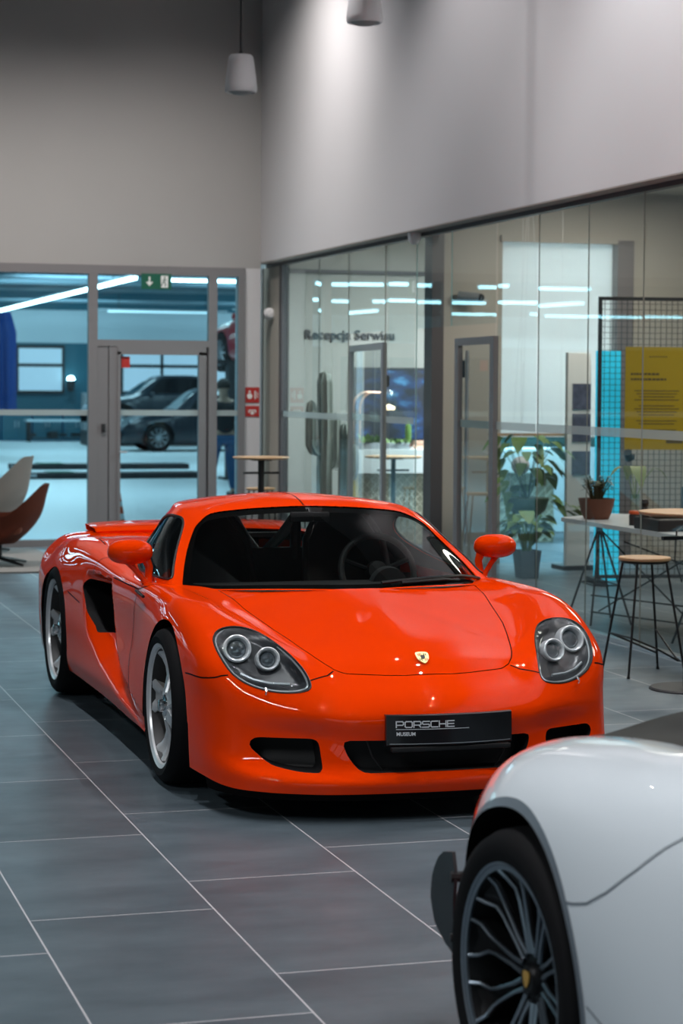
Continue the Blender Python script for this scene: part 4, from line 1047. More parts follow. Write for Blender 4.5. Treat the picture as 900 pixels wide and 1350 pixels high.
def build_white_car(loc, rz):
    M['white_paint'] = mat('white_paint', (.76,.82,.87), .38, coat=1, coat_rough=.02, spec=.3)
    M['livery_red'] = mat('livery_red', (.62,.03,.012), .4, coat=1, coat_rough=.04)
    M['carbon'] = mat('satin_carbon', (.020,.021,.020), .62, spec=.25)
    M['arch_grey'] = mat('grey_arch_edge', (.16,.19,.22), .35)
    M['rim_dark'] = mat('dark_rim', (.010,.010,.012), .35)
    M['rim_edge'] = mat('milled_rim_edge', (.26,.31,.36), .3, metal=.8)
    M['rim_dark'] = mat('dark_rim', (.006,.006,.007), .4, spec=.3)
    car = thing('sports_car', 'white sports car cut by the frame in front, black multi-spoke wheel and black centre panel', 'car', (loc[0], loc[1], 0), rz)
    A = np.array([[(x, y, z) for x, z in row] for y, row in WHITE])   # stations x profile
    cs = [8,8,10,10,12,12,12,12,14,12,12,12,10,8,8,8]; rs = [4,6,7,7,7,8,8,7,8,8]
    G, u = cr_eval(A, cs)
    mir = lambda P: P*np.array([-1,1,1])+np.array([1.94,0,0])
    B = np.transpose(G, (1,0,2)); H, v = cr_eval(B, rs, ghost1=mir(B[-2])); G = np.transpose(H, (1,0,2))
    P = G.copy()
    for _ in range(8):
        Q = np.pad(P, ((1,1),(1,1),(0,0)), mode='reflect', reflect_type='odd'); Q[1:-1,-1] = mir(P[:,-2])
        L = .25*(Q[:-2,1:-1]+Q[2:,1:-1]+Q[1:-1,:-2]+Q[1:-1,2:]); P = P+.5*(L-P)
    G = P
    S = Surf.grid(G, u, v)
    bv = S.bvh()
    def arch(S, cy, r):
        y, z = S.V[:,1], S.V[:,2]
        g = np.minimum(np.hypot(y-cy, z-.345)-r, np.maximum(abs(y-cy)-r, z-.345)); g[S.V[:,0] > .5] = 1; return g
    a1, S = S.cut(arch(S, .02, .392)); a2, S = S.cut(arch(S, -2.70, .375))
    # black centre panel, red tail corner, white flank: split along the surface
    g = S.V[:,0]-np.interp(S.V[:,1], [-3.8,-2.6,-1.9,-1.3,-.8,-.2,.3,.6,.84], [.9,.8,.36,.34,.36,.37,.36,.40,.46])
    g = np.where(S.V[:,2] > .6, g, -.3)
    white, deck = S.cut(g)
    r = -(white.V[:,1]-np.interp(white.V[:,2], [.1,.5,.64,.70,.80,.88], [.21,.24,.265,.31,.39,.48]))
    red, white = white.cut(r)
    def both(S):
        m = S.mirror(); m.V[:,0] += 1.94; return S+m
    both(white).build('body_shell', M['white_paint'], car)
    sides(red, 'red_tail_panel', M['livery_red'], car, 1.94)
    both(deck).build('centre_panel', M['carbon'], car)
    for a, cy in ((a1, .02), (a2, -2.70)):
        w = a.wall(lambda P, t: np.stack([P[:,0]-.004+t*.5, P[:,1], P[:,2]], 1), 3); sides(w, 'wheel_arch_liner', M['gap'], car, 1.94)
    e = a1.wall(lambda P, t: np.stack([P[:,0]-.002+(.006 if t == 0 else 0), P[:,1]+(P[:,1]-.02)*.055*t, P[:,2]+(P[:,2]-.345)*.055*t], 1), 1)
    e = e.moved(lambda V: np.array([tuple((lambda h: (h[0][0]-.0012, h[0][1], h[0][2]) if h[0] else p)(bv.ray_cast(Vector((-.5, p[1], p[2])), Vector((1,0,0))))) for p in V[:,:3]]))
    k = e.V[:,2] > .0
    sides(e, 'arch_edge', M['arch_grey'], car, 1.94)
    # seams
    def seam(pts):
        q = []
        for y, z in pts:
            h = bv.ray_cast(Vector((-.5, y, z)), Vector((1, 0, 0)))
            if h[0]: q.append(h[0])
        ribbon(bv, q, .0055, 'panel_seam', M['arch_grey'], car, lift=-.001 if bv.ray_cast(Vector((-.5,-.5,.5)), Vector((1,0,0)))[1].x > 0 else .001)
    seam([(-.285,.597),(-.33,.602),(-.385,.615),(-.45,.652),(-.53,.715),(-.59,.77),(-.66,.82),(-.78,.865),(-.95,.89)])
    seam([(-.52,.20),(-.55,.30),(-.52,.36),(-.40,.40)])
    # wheels
    for i, (wy, rt, rr, w) in enumerate(((0,.347,.266,.28),(-2.73,.345,.262,.26))):
        for s in (-1, 1):
            e = link('wheel', None, car, (.135 if s < 0 else 1.805, wy, rt))
            if s > 0: e.rotation_euler = (0,0,PI)
            h = w/2; mb = MB()
            mb.lathe([(rr-.012,-h*.8),(rr-.004,-h*.95),(rr+.012,-h*1.0),(rr+(rt-rr)*.5,-h*1.03),(rt-.018,-h*.96),(rt-.003,-h*.75),(rt,-h*.4),(rt,h*.4),(rt-.004,h*.8),(rr,h)], 72, 'x'); mb.build('tyre', M['tyre'], e, smooth=40)
            mb = MB(); mb.lathe([(rr-.006,-h*.94),(rr+.003,-h*.98),(rr+.005,-h*.9),(rr-.014,-h*.88),(rr-.016,-h*.93),(rr-.006,-h*.94)], 72, 'x'); rim = mb.build('rim', M['rim_edge'], e, smooth=40)
            mb = MB(); mb.lathe([(rr-.014,-h*.88),(rr-.022,-h*.6),(rr-.03,0),(rr-.03,h*.8),(.05,h*.75)], 60, 'x'); mb.build('rim_barrel', M['rim_dark'], rim, smooth=40)
            for k in range(10):
                a0 = 2*PI*k/10+.16
                def pt(r_, da, x): return Vector((x, r_*math.cos(a0+da), r_*math.sin(a0+da)))
                if s < 0 or k % 2 == 0:
                    m1 = MB()
                    for q in (-1, 1):
                        pts = [pt(.058,q*.20,-h*.50), pt(.10,q*.10,-h*.55), pt(.175,q*.085,-h*.62), pt(.205,q*.10,-h*.66), pt(.232,q*.17,-h*.76), pt(rr-.014,q*.185,-h*.88)]
                        m1.tube(pts, .0055, 6, rs=[.0065,.0055,.0045,.0045,.0048,.0055])
                    sp = m1.build('spoke', M['rim_edge'], rim)
                    rows = []
                    for r_, da, x in ((.05,.24,-.42),(.10,.11,-.47),(.175,.095,-.54),(.205,.11,-.58),(.235,.18,-.68),(rr-.016,.20,-.80)):
                        rows.append([pt(r_, -da, h*(x+.25)), pt(r_, -da, h*x), pt(r_, 0, h*(x+.06)), pt(r_, da, h*x), pt(r_, da, h*(x+.25))])
                    MB().quadgrid(rows).build('spoke_web', M['rim_dark'], sp)
            mb = MB(); mb.lathe([(.0005,-h*.62),(.030,-h*.62),(.036,-h*.58),(.040,-h*.50),(.062,-h*.46),(.066,-h*.3)], 30, 'x'); cap = mb.build('centre_lock', M['rim_dark'], rim)
            mb = MB(); mb.prism(smooth_poly([(-.014,.016),(0,.019),(.014,.016),(.015,0),(0,-.021),(-.015,0)], 3), .003, lambda a_, b_, w_: (-h*.62-w_, a_, b_)); mb.build('crest_cap', mat('gold_cap', (.65,.38,.08), .4) if 'goldcap' not in M else M['goldcap'], cap, smooth=0)
            mb = MB(); mb.lathe([(.08,h*.0),(.195,h*.0),(.195,h*.2)], 40, 'x'); mb.build('brake_disc', M['disc'], e)
    # aero blade behind the wheel
    rows = []
    for t in np.linspace(0, 1, 14):
        z = .262+.262*t
        y0 = .505+.035*max(0, t-.8)/.2; y1 = float(np.interp(z, [.262,.285,.321,.386,.45,.50,.524], [.52,.584,.635,.655,.650,.628,.60]))
        bow = -.012*math.sin(PI*t)
        rows.append([(.088+bow, y0+(y1-y0)*q, z-.012*q*t**4) for q in np.linspace(0, 1, 5)])
    mb = MB(); mb.quadgrid(rows); mb.quadgrid([[(p[0]+.009, p[1], p[2]) for p in r_] for r_ in rows])
    for kx in (0, -1): mb.quadgrid([[r_[kx] for r_ in rows], [(r_[kx][0]+.009, r_[kx][1], r_[kx][2]) for r_ in rows]])
    mb.quadgrid([rows[-1], [(p[0]+.009, p[1], p[2]) for p in rows[-1]]])
    bl = mb.build('aero_blade', mat('blade_carbon', (.024,.028,.032), .4), car, smooth=60)
    mb = MB(); mb.tube([(.075,.52,.465),(.17,.50,.465)], .014, 8); mb.tube([(.075,.52,.31),(.17,.50,.31)], .012, 8); mb.build('blade_bracket', M['black_trim'], bl)
    mb = MB(); mb.box2((.16,-3.3,.10), (1.78,.30,.16)); mb.build('floor_pan', M['black_trim'], car)
    # side glass out of frame
    return car
# ------------------------------------------------------------------ furniture
def bar_stool(loc, rz, label, seat_z=.70, r=.155, group=None):
    s = thing('bar_stool', label, 'stool', loc, rz, group)
    mb = MB(); mb.lathe([(.0005,seat_z-.022),(r-.01,seat_z-.022),(r,seat_z-.016),(r,seat_z-.004),(r-.004,seat_z),(.0005,seat_z)], 40, 'z'); mb.build('seat', M['oak'], s)
    mb = MB(); mb.tube([((r-.02)*math.cos(a), (r-.02)*math.sin(a), seat_z-.028) for a in np.linspace(0, 2*PI, 25)[:-1]], .007, 8, closed=True); mb.build('seat_ring', M['black_wire'], s)
    for sx in (-1, 1):
        for sy in (-1, 1):
            mb = MB(); mb.tube([(sx*.095, sy*.095, seat_z-.03), (sx*.185, sy*.175, .008)], .0075, 8); mb.tube([(sx*.185, sy*.175, .012), (sx*.186, sy*.176, 0)], .010, 8); mb.build('leg', M['black_wire'], s)
    # footrest loops: one pair of rods rising from one side to the other
    def on(sx, sy, z):
        t = (seat_z-.03-z)/(seat_z-.03); return Vector((sx*(.095+.09*t), sy*(.095+.08*t), z))
    mb = MB()
    a, b = on(-1,-1,.235), on(1,-1,.10); mb.tube([a, a.lerp(b,.5), b+Vector((-.03,0,-.005)), b+Vector((0,.03,-.01)), b+Vector((.0,.08,.0)), on(1,1,.25)], .006, 8)
    a2, b2 = on(-1,1,.235), on(1,1,.10); mb.tube([a2, b2], .006, 8)
    mb.tube([a, a2], .006, 8)
    mb.build('footrest', M['black_wire'], s)
    return s
def round_table(loc, label, z, r, rb, post=.03):
    t = thing('round_table', label, 'table', loc)
    MB().lathe([(.0005,z-.024),(r-.02,z-.022),(r,z-.010),(r,z-.003),(r-.003,z),(.0005,z)], 56, 'z').build('tabletop', M['oak'], t)
    MB().tube([(0,0,.02),(0,0,z-.02)], post, 20).build('post', M['dark'], t)
    MB().lathe([(.0005,.016),(rb-.01,.014),(rb,.006),(rb,0),(.0005,0)], 56, 'z').build('base', M['dark'], t)
    mb = MB(); mb.box((0,0,z-.15), (.34,.03,.02)); mb.box((0,0,z-.03), (.16,.16,.012)); mb.build('bag_hook_bar', M['dark'], t)
    return t
def tub_chair(loc, rz, name, label, m, back, arm, wid, base='star', wing=0.):
    c = thing(name, label, 'armchair', loc, rz)
    rows = []; n = 33; seat = .36
    for i in range(n):
        a = R(-118+236*i/(n-1)); k = abs(a)/R(118)
        s = k*k*(3-2*k); top = back+(arm-back)*min(1, max(0, s-.12)*1.6)+wing*math.exp(-((k-.45)/.16)**2)
        col = []
        for q in np.linspace(0, 1, 12):
            z = .20+(top-.20)*q; rr = wid*(.30+.70*math.sin(min(1, q*1.5+.05)*PI/2)**.8)+.05*q*q*(1-k)
            # chair opens towards -x; back towards +x
            col.append((rr*math.cos(a)*1.02+.05*q*(1-k), rr*math.sin(a)*1.0, z))
        rows.append(col)
    mb = MB(); mb.quadgrid(rows)
    bmesh.ops.solidify(mb.bm, geom=mb.bm.faces[:], thickness=.035)
    mb.build('shell', m, c, smooth=60)
    mb = MB(); mb.box((-.04,0,seat), (wid*1.5,wid*1.55,.13), bevel=.05, seg=4); mb.build('seat_cushion', m, c, smooth=60)
    mb = MB(); mb.tube([(0,0,.05),(0,0,.24)], .028, 14); mb.lathe([(.028,.19),(.14,.22),(.14,.235),(.0005,.235)], 24, 'z'); mb.build('pedestal', M['dark'], c)
    for k in range(4):
        a = PI/4+k*PI/2; mb = MB(); mb.tube([(0,0,.065),(.17*math.cos(a),.17*math.sin(a),.04),(.33*math.cos(a),.33*math.sin(a),.013)], .014, 8, rs=[.02,.016,.012]); mb.build('star_leg', M['dark'], c)
    return c
def leaf(mb, base, d, size, width=.5, droop=.4, heart=True, n=7):
    d = Vector(d).normalized(); up = Vector((0,0,1)); s = d.cross(up)
    if s.length < .01: s = Vector((1,0,0))
    s.normalize(); rows = []
    for i in range(n+1):
        t = i/n; w = width*size*(math.sin(PI*min(1, t**.62)))**.8 if 0 < t < 1 else 0.002
        if heart and i == 1: w *= 1.15
        c = Vector(base)+d*size*t+Vector((0,0,-droop*size*t*t)); 
        rows.append([c-s*w+Vector((0,0,.12*w)), c, c+s*w+Vector((0,0,.12*w))])
    mb.quadgrid(rows)
def potted(loc, name, label, pot_m, pot, stems, leaf_m, seed, spread, h, size, width=.45, droop=.5, n_leaf=1, pot_sq=False, stem_r=.004, group=None):
    rnd = random.Random(seed); p = thing(name, label, 'plant', loc, group=group)
    r, ph = pot
    mb = MB()
    if pot_sq:
        rows = [[(sx*r*k, sy*r*k, z) for sx, sy in ((-1,-1),(1,-1),(1,1),(-1,1),(-1,-1))] for k, z in ((.001,0),(.78,0),(1,ph),(.92,ph),(.9,ph-.03),(.001,ph-.03))]; mb.quadgrid(rows); mb.build('pot', pot_m, p, smooth=30, merge=1e-5)
    else: mb.lathe([(.0005,0),(r*.68,0),(r*.86,ph*.35),(r,ph*.9),(r*1.03,ph),(r*.95,ph),(r*.9,ph*.85),(.0005,ph*.85)], 32, 'z').build('pot', pot_m, p)
    ms, ml = MB(), MB()
    for i in range(stems):
        a = 2*PI*i/stems+rnd.uniform(-.4,.4); R_ = spread*rnd.uniform(.35,1); H = h*rnd.uniform(.55,1)
        p0 = Vector((.25*r*math.cos(a), .25*r*math.sin(a), ph*.85)); p2 = Vector((R_*math.cos(a), R_*math.sin(a), ph+H)); p1 = (p0+p2)/2+Vector((0,0,H*.18))
        ms.tube([p0, p0.lerp(p1,.5)+Vector((0,0,.02*H)), p1, p2], stem_r, 5)
        for j in range(n_leaf):
            q = p1.lerp(p2, (j+1)/n_leaf); aa = a+rnd.uniform(-1.2,1.2) if n_leaf > 1 else a
            leaf(ml, q, (math.cos(aa), math.sin(aa), rnd.uniform(-.3,.35)), size*rnd.uniform(.7,1.15), width, droop)
    ms.build('stems', leaf_m, p); lo = ml.build('foliage', leaf_m, p, smooth=60, normals=False)
    return p

def build_furniture():
    # --- by the right glazing
    bar_stool((5.335, 11.47, 0), R(2), 'tall stool with round wooden seat and thin black wire legs, nearest the reception glass')
    round_table((5.31, 10.82, 0), 'round wooden-topped high table cut by the right edge, on a round black base', 1.01, .29, .22)
    # --- high table with two stools at the far corner
    round_table((4.93, 19.0, 0), 'round high table with a dark post in the far corner by the pillar', 1.04, .265, .2)
    def stool2(loc, lab):
        s = thing('bar_stool', lab, 'stool', loc)
        MB().lathe([(.0005,.69),(.13,.69),(.142,.70),(.142,.712),(.0005,.716)], 32, 'z').build('seat', M['oak'], s)
        for sx in (-1, 1):
            for sy in (-1, 1): MB().tube([(sx*.09,sy*.09,.69),(sx*.16,sy*.16,0)], .008, 6).build('leg', M['black_wire'], s)
        mb = MB(); mb.tube([(sx*.137,sy*.137,.25) for sx, sy in ((-1,-1),(1,-1),(1,1),(-1,1))], .006, 6, closed=True); mb.build('footrest', M['black_wire'], s)
    stool2((5.12, 19.75, 0), 'wooden-seated stool behind the corner high table, close to the pillar')
    stool2((5.11, 18.65, 0), 'wooden-seated stool in front of the corner high table, showing over the car roof')
    # --- armchairs and rug
    tub_chair((2.60, 19.75, .012), R(-12), 'leather_armchair', 'low reddish-brown leather armchair on a swivel base at the left edge', M['leather_brown'], .76, .47, .36, wing=.0)
    tub_chair((2.62, 21.25, .012), R(-20), 'fabric_armchair', 'beige fabric armchair with a high winged back behind the leather one', M['fabric_beige'], .97, .60, .42, wing=.0)
    o = MB().box2((-.6,18.95,0), (3.22,21.7,.012)).build('rug', M['rug'], smooth=0); tag(o, 'flat grey rug under the two armchairs', 'rug')
    # --- stone-topped work table behind the glass
    t = thing('work_table', 'pale stone-topped long table on crossed black wire legs behind the right glass', 'table', (0,0,0))
    MB().prism([(6.0,14.35),(6.55,14.75),(8.2,13.0),(7.9,11.2),(6.35,11.2),(6.02,12.0)], .03, lambda a, b, w: (a, b, .72+w)).build('tabletop', M['marble'], t, smooth=0)
    for (x, y) in ((6.20,14.1),(6.28,12.5),(6.75,11.7),(7.5,13.2)):
        for dx, dy in ((-.16,-.22),(.14,-.26),(-.12,.30),(.20,.24)):
            MB().tube([(x,y,.715),(x+dx,y+dy,0)], .008, 6).build('leg', M['black_wire'], t)
        mb = MB(); mb.tube([(x-.1,y-.14,.28),(x+.09,y-.16,.28),(x+.12,y+.15,.28),(x-.07,y+.19,.28)], .006, 6, closed=True); mb.build('leg_brace', M['black_wire'], t)
    for a, b in (((6.20,14.1,.68),(6.28,12.5,.05)), ((6.20,14.1,.08),(6.28,12.5,.68)), ((6.28,12.5,.68),(6.75,11.7,.05)), ((6.28,12.5,.08),(6.75,11.7,.68)), ((6.05,13.9,.10),(6.9,11.5,.10)), ((6.05,13.9,.22),(6.9,11.5,.22)), ((7.5,13.2,.1),(6.3,13.9,.6)), ((7.5,13.2,.6),(6.75,11.7,.1))):
        mb = MB(); mb.tube([a, b], .006, 6); mb.build('cross_brace', M['black_wire'], t)
    # things on it
    potted((6.18,14.12,.75), 'potted_succulent', 'dark bushy plant in a brown terracotta bowl on the pale table', M['terracotta'], (.13,.15), 40, M['leaf_dark'], 5, .11, .17, .05, .30, .2, 3)
    p = potted((6.30,13.72,.75), 'young_plant', 'slim plant with two pale broad leaves in a glass vase on the pale table', glassm(), (.035,.20), 4, M['leaf_pale'], 8, .13, .30, .15, .34, .9, 1)
    o = thing('candle_jar', 'small orange-lidded jar beside the glass vase', 'jar', (6.16,13.42,.75))
    MB().lathe([(.0005,0),(.036,0),(.038,.07),(.032,.08)], 24, 'z').build('jar_body', M['dark'], o); MB().lathe([(.0005,.105),(.036,.10),(.04,.085),(.036,.078)], 24, 'z').build('jar_lid', mat('orange_lid', (.65,.09,.02), .4), o)
    o = thing('model_display', 'low black display box with small parts on the pale table', 'display box', (6.20,12.96,.751))
    MB().box((0,0,.035), (.33,.40,.09), bevel=.008).build('box_body', M['dark'], o, smooth=0)
    MB().box((-.02,.02,.10), (.22,.22,.02), bevel=.004).build('box_lid', M['oak'], o, smooth=0)
    mb = MB(); mb.lathe([(.0005,.07),(.035,.072),(.03,.13),(.018,.15),(.03,.175),(.022,.20),(.0005,.205)], 20, 'z', (-.14,.08,0)); mb.build('box_knob', M['dark'], o)
    o = thing('coffee_grinder', 'blue-grey appliance at the right edge of the pale table', 'appliance', (6.56,13.05,.75))
    MB().box((0,0,.14), (.34,.26,.28), bevel=.015).build('appliance_body', M['pot_grey'], o); MB().box((-.10,-.14,.10), (.12,.02,.12), bevel=.006).build('appliance_front', M['marble'], o); MB().box((.03,0,.29), (.2,.2,.02), bevel=.004).build('appliance_tray', M['dark'], o)
    mb = MB(); mb.tube([(.10,-.05,.29),(.08,-.08,.38),(.02,-.1,.47)], .012, 8); mb.build('appliance_lever', M['dark'], o)
    mb = MB(); mb.tube([(6.16,12.62,.758),(6.08,12.50,.80),(6.0,12.42,.78),(5.98,12.4,.60),(6.04,12.42,.45),(6.10,12.45,.60)], .006, 6)
    o = mb.build('power_cable', M['black_wire']); tag(o, 'thin black cable looping off the edge of the pale table', 'cable')
    # --- wire mesh display with the yellow poster
    ax, ay = 7.37, 16.84; L = 1.9; a = R(-9)
    s = thing('mesh_stand', 'tall black wire mesh display stand holding the yellow poster', 'display stand', (ax, ay, 0), a)
    mb = MB(); mb.box2((0,-.015,.05), (.03,.015,2.49)); mb.box2((L-.03,-.015,.05), (L,.015,2.49)); mb.box2((0,-.015,2.46), (L,.015,2.49)); mb.box2((0,-.015,.05), (L,.015,.08)); mb.box2((-.02,-.25,0), (.04,.25,.05)); mb.box2((L-.04,-.25,0), (L+.02,.25,.05)); mb.build('stand_frame', M['dark'], s, smooth=0)
    mb = MB()
    x = .055
    while x < L-.03: mb.box2((x-.002,-.003,.08), (x+.002,.003,2.46)); x += .05
    z = .13
    while z < 2.46: mb.box2((.03,-.006,z-.002), (L-.03,0,z+.002)); z += .05
    mb.build('wire_mesh', M['dark'], s, smooth=0)
    po = thing('poster', 'mustard yellow printed poster hung on the wire mesh stand', 'poster', (ax, ay, 0), a)
    px0, px1, pz0, pz1 = .235, .80, 1.17, 2.06
    MB().box2((px0,-.030,pz0), (px1,-.022,pz1)).build('poster_sheet', M['yellow'], po, smooth=0)
    mb = MB(); rnd = random.Random(4)
    for k in range(7): mb.box((px0+.22+.024*k,-.0315,pz1-.085), (.014,.002,.010))
    for row, nn, hh in ((.235,9,.018),(.28,11,.018)):
        xx = px0+.05
        for k in range(nn): w = rnd.uniform(.014,.034); mb.box((xx+w/2,-.0315,pz1-row), (w,.002,hh)); xx += w+.006
    for k in range(16):
        if k in (4, 9, 12): continue
        mb.box(((px0+px1)/2,-.0315,pz1-.38-.026*k), (.40-.04*(k % 3),.002,.007))
    mb.box((px1-.12,-.0315,pz0+.07), (.15,.002,.03))
    mb.build('poster_print', mat('poster_ink', (.10,.07,.02), .6), po, smooth=0)
    o = MB().box2((.05,.29,0), (.28,.30,2.03)).build('cyan_banner', M['cyan']); o.location = (ax+.03, ay+.05, .0); o.rotation_euler = (0,0,a)
    tag(o, 'narrow bright cyan banner standing behind the wire mesh', 'banner')
    # thing clipped on the mesh
    o = thing('clip_lamp', 'small black clip lamp fixed to the mesh in front of the cyan banner', 'lamp', (7.62,16.72,1.09))
    mb = MB(); mb.tube([(0,0,0),(-.04,-.05,.06)], .035, 14); mb.build('lamp_head', M['dark'], o); mb = MB(); mb.tube([(0,0,0),(.05,.02,.03),(.07,.07,.0)], .012, 8); mb.build('lamp_arm', M['dark'], o)
    o = thing('brochure_rack', 'narrow white brochure rack with dark photographs left of the cyan banner', 'rack', (7.79,18.25,0))
    MB().box((0,0,1.02), (.24,.06,2.02), bevel=.006).build('rack_board', M['plaster_white'], o, smooth=0); MB().box((0,.05,.02), (.34,.3,.04)).build('rack_foot', M['dark'], o, smooth=0)
    for q, hh in ((1.62,.24),(1.33,.26),(1.0,.22)): MB().box((.02,-.036,q), (.18,.012,hh)).build('brochure', mat('brochure_print', (.09,.10,.15), .4, noise=(16,.8)) if q > 1.5 else bpy.data.materials['brochure_print'], o, smooth=0)
    # --- plants near the divider
    potted((7.0,17.52,0), 'tall_plant', 'green plant with bare stems in a square grey pot on the reception floor', M['pot_grey'], (.10,.25), 11, M['leaf'], 12, .16, .36, .18, .42, .5, 3, pot_sq=True, stem_r=.010)
    # basket hanging in front of the window with trailing leaves
    h = thing('hanging_plant', 'hanging dark bowl with trailing green leaves before the tall reception window', 'plant', (7.15,17.9,.66))
    MB().lathe([(.0005,-.16),(.08,-.15),(.17,-.07),(.20,.03),(.19,.04),(.0005,.02)], 28, 'z').build('bowl', M['leaf_dark'], h)
    mb = MB(); mb.tube([(-.18,0,.03),(-.01,0,2.94)], .0014); mb.tube([(.18,0,.03),(.01,0,2.94)], .0014); mb.tube([(0,.18,.03),(0,.01,2.94)], .0014); mb.build('hanging_cords', M['white_plastic'], h)
    rnd = random.Random(21); ml = MB(); ms = MB()
    for i in range(46):
        a_ = rnd.uniform(0, 2*PI); r_ = rnd.uniform(.10,.36); z_ = rnd.uniform(.05,.62)
        p_ = Vector((r_*math.cos(a_), r_*math.sin(a_)*.6, z_)); leaf(ml, p_, (math.cos(a_), math.sin(a_), rnd.uniform(-.6,.2)), rnd.uniform(.10,.20), .36, .5)
        if i % 3 == 0: ms.tube([(0,0,0), p_*.6+Vector((0,0,.05)), p_], .004, 5)
    for i in range(9):
        q = Vector((-.30+.02*i,-.05,.60-.10*i)); leaf(ml, q, (-.4,-.3,-.7), .12, .34, .3)
    for i in range(16):
        q = Vector((.16+.022*i, -.05, .0-.006*i+rnd.uniform(-.05,.05))); leaf(ml, q, (rnd.uniform(.2,1), -.4, rnd.uniform(-.6,.1)), .11, .42, .4)
    ms.build('stems', M['leaf_dark'], h); ml.build('foliage', M['leaf'], h, smooth=60, normals=False)
    o = thing('globe_lamp', 'round white globe lamp among the hanging leaves', 'lamp', (7.2,18.2,.98)); MB().lathe([(.0005+.085*math.sin(PI*i/16), -.085*math.cos(PI*i/16)) for i in range(17)], 24, 'z').build('globe', M['white_plastic'], o); MB().tube([(0,0,.08),(0,0,2.62)], .0015).build('cord', M['white_plastic'], o)
    o = thing('wall_shelf', 'thin wooden shelf in the reception window above the plants', 'shelf', (7.35,18.4,1.26)); MB().box((0,0,0), (.72,.2,.022)).build('shelf_board', M['oak'], o, smooth=0); mb = MB(); [mb.tube([(s_*.33,0,0),(s_*.33,0,2.34)], .0012) for s_ in (-1,1)]; mb.build('shelf_cable', M['white_plastic'], o)
    # --- cacti
    def cactus(loc, h_, r_, lab, arms):
        c = thing('potted_cactus', lab, 'plant', loc)
        MB().lathe([(.0005,0),(.15,0),(.19,.35),(.17,.35),(.0005,.32)], 28, 'z').build('pot', M['white_plastic'], c)
        def col(pts, r__, nm):
            mb = MB(); P_ = [Vector(p) for p in pts]; n = 24; rings = []
            for i, p in enumerate(P_):
                k = 1. if i < len(P_)-2 else (.75 if i == len(P_)-2 else .1)
                rings.append([p+Vector((math.cos(2*PI*j/n), math.sin(2*PI*j/n), 0))*r__*k*(1+.16*math.cos(8*2*PI*j/n)) for j in range(n+1)])
            mb.quadgrid(rings); mb.build(nm, M['cactus'], c, smooth=60)
        col([(0,0,.3),(0,0,.8),(.01,0,1.2),(.0,0,h_-.12),(0,0,h_-.03),(0,0,h_)], r_, 'cactus_trunk')
        for (x_, y_, z_, t_) in arms: col([(0,0,z_),(x_*.7,y_*.7,z_+.03),(x_,y_,z_+.12),(x_,y_,t_-.10),(x_,y_,t_-.03),(x_,y_,t_)], r_*.72, 'cactus_arm')
    cactus((6.30,21.6,0), 1.86, .075, 'tallest ribbed cactus behind the corner glazing', [(-.15,0,.95,1.55),(.13,.03,.8,1.42)])
    cactus((6.36,21.05,0), 1.32, .06, 'shorter ribbed cactus right of the tallest one', [(.09,-.05,.7,1.1)])
    # --- reception counter
    k = thing('reception_counter', 'white-topped reception counter with a lattice front and a yellow edge', 'counter', (0,0,0))
    MB().box2((6.56,21.4,.775), (9.0,22.1,1.03)).build('counter_top', M['plaster_white'], k, smooth=0)
    MB().box2((6.64,21.5,0), (8.9,22.0,.775)).build('counter_front', M['wicker'], k, smooth=0)
    mb = MB()
    for i in range(-6, 26):
        for s_ in (-1, 1):
            x0 = 6.64+.1*i; 
            pts = [(x0+s_*0, .02), (x0+s_*.70, .75)]
            (xa, za), (xb, zb) = pts
            if xb < xa: (xa, za), (xb, zb) = (xb, zb), (xa, za)
            if xa < 6.64: tt = (6.64-xa)/(xb-xa); za += (zb-za)*tt; xa = 6.64
            if xb > 8.9: tt = (8.9-xa)/(xb-xa); zb = za+(zb-za)*tt; xb = 8.9
            if xb-xa > .03: mb.tube([(xa,21.487,za),(xb,21.487,zb)], .006, 4)
    mb.build('lattice', mat('lattice_line', (.62,.58,.46), .6), k, smooth=0)
    MB().box2((6.575,21.44,0), (6.635,22.0,.775)).build('counter_edge', M['yellow'], k, smooth=0)
    # arched rose lamp
    l = thing('arched_lamp', 'rose-gold arched desk lamp with a clear glass shade on the counter', 'lamp', (6.62,21.62,1.03))
    mb = MB()
    for dx, dy in ((0,0),(.10,.06)):
        pts = [(dx,dy,.01),(dx,dy,.44)]+[(dx+.16-.16*math.cos(t), dy, .44+.17*math.sin(t)) for t in np.linspace(.1, PI/2, 8)]+[(.36,.02,.60)]
        mb.tube(pts, .012, 8)
    mb.box((.06,.03,.012), (.3,.16,.024)); mb.build('lamp_arch', M['rose'], l)
    mb = MB(); mb.lathe([(.03,.64),(.07,.60),(.085,.52),(.09,.40)], 24, 'z', (.41,.02,0)); mb.build('glass_shade', glassm(), l)
    mb = MB(); mb.lathe([(.0005,.42),(.065,.42),(.07,.45),(.0005,.48)], 24, 'z', (.41,.02,0)); mb.build('lamp_bulb', mat('warm_bulb', (.9,.7,.5), .4, emit=(1,.7,.45), estr=2.5), l)
    # wall screen
    s = thing('wall_screen', 'large dark wall screen with a blue picture behind the counter', 'screen', (0,0,0))
    MB().box2((7.17,23.42,1.06), (9.1,23.5,1.92)).build('screen_body', M['dark'], s, smooth=0)
    MB().poly([(7.20,23.41,1.09),(9.07,23.41,1.09),(9.07,23.41,1.89),(7.20,23.41,1.89)]).build('screen_image', screen_mat(), s, smooth=0)
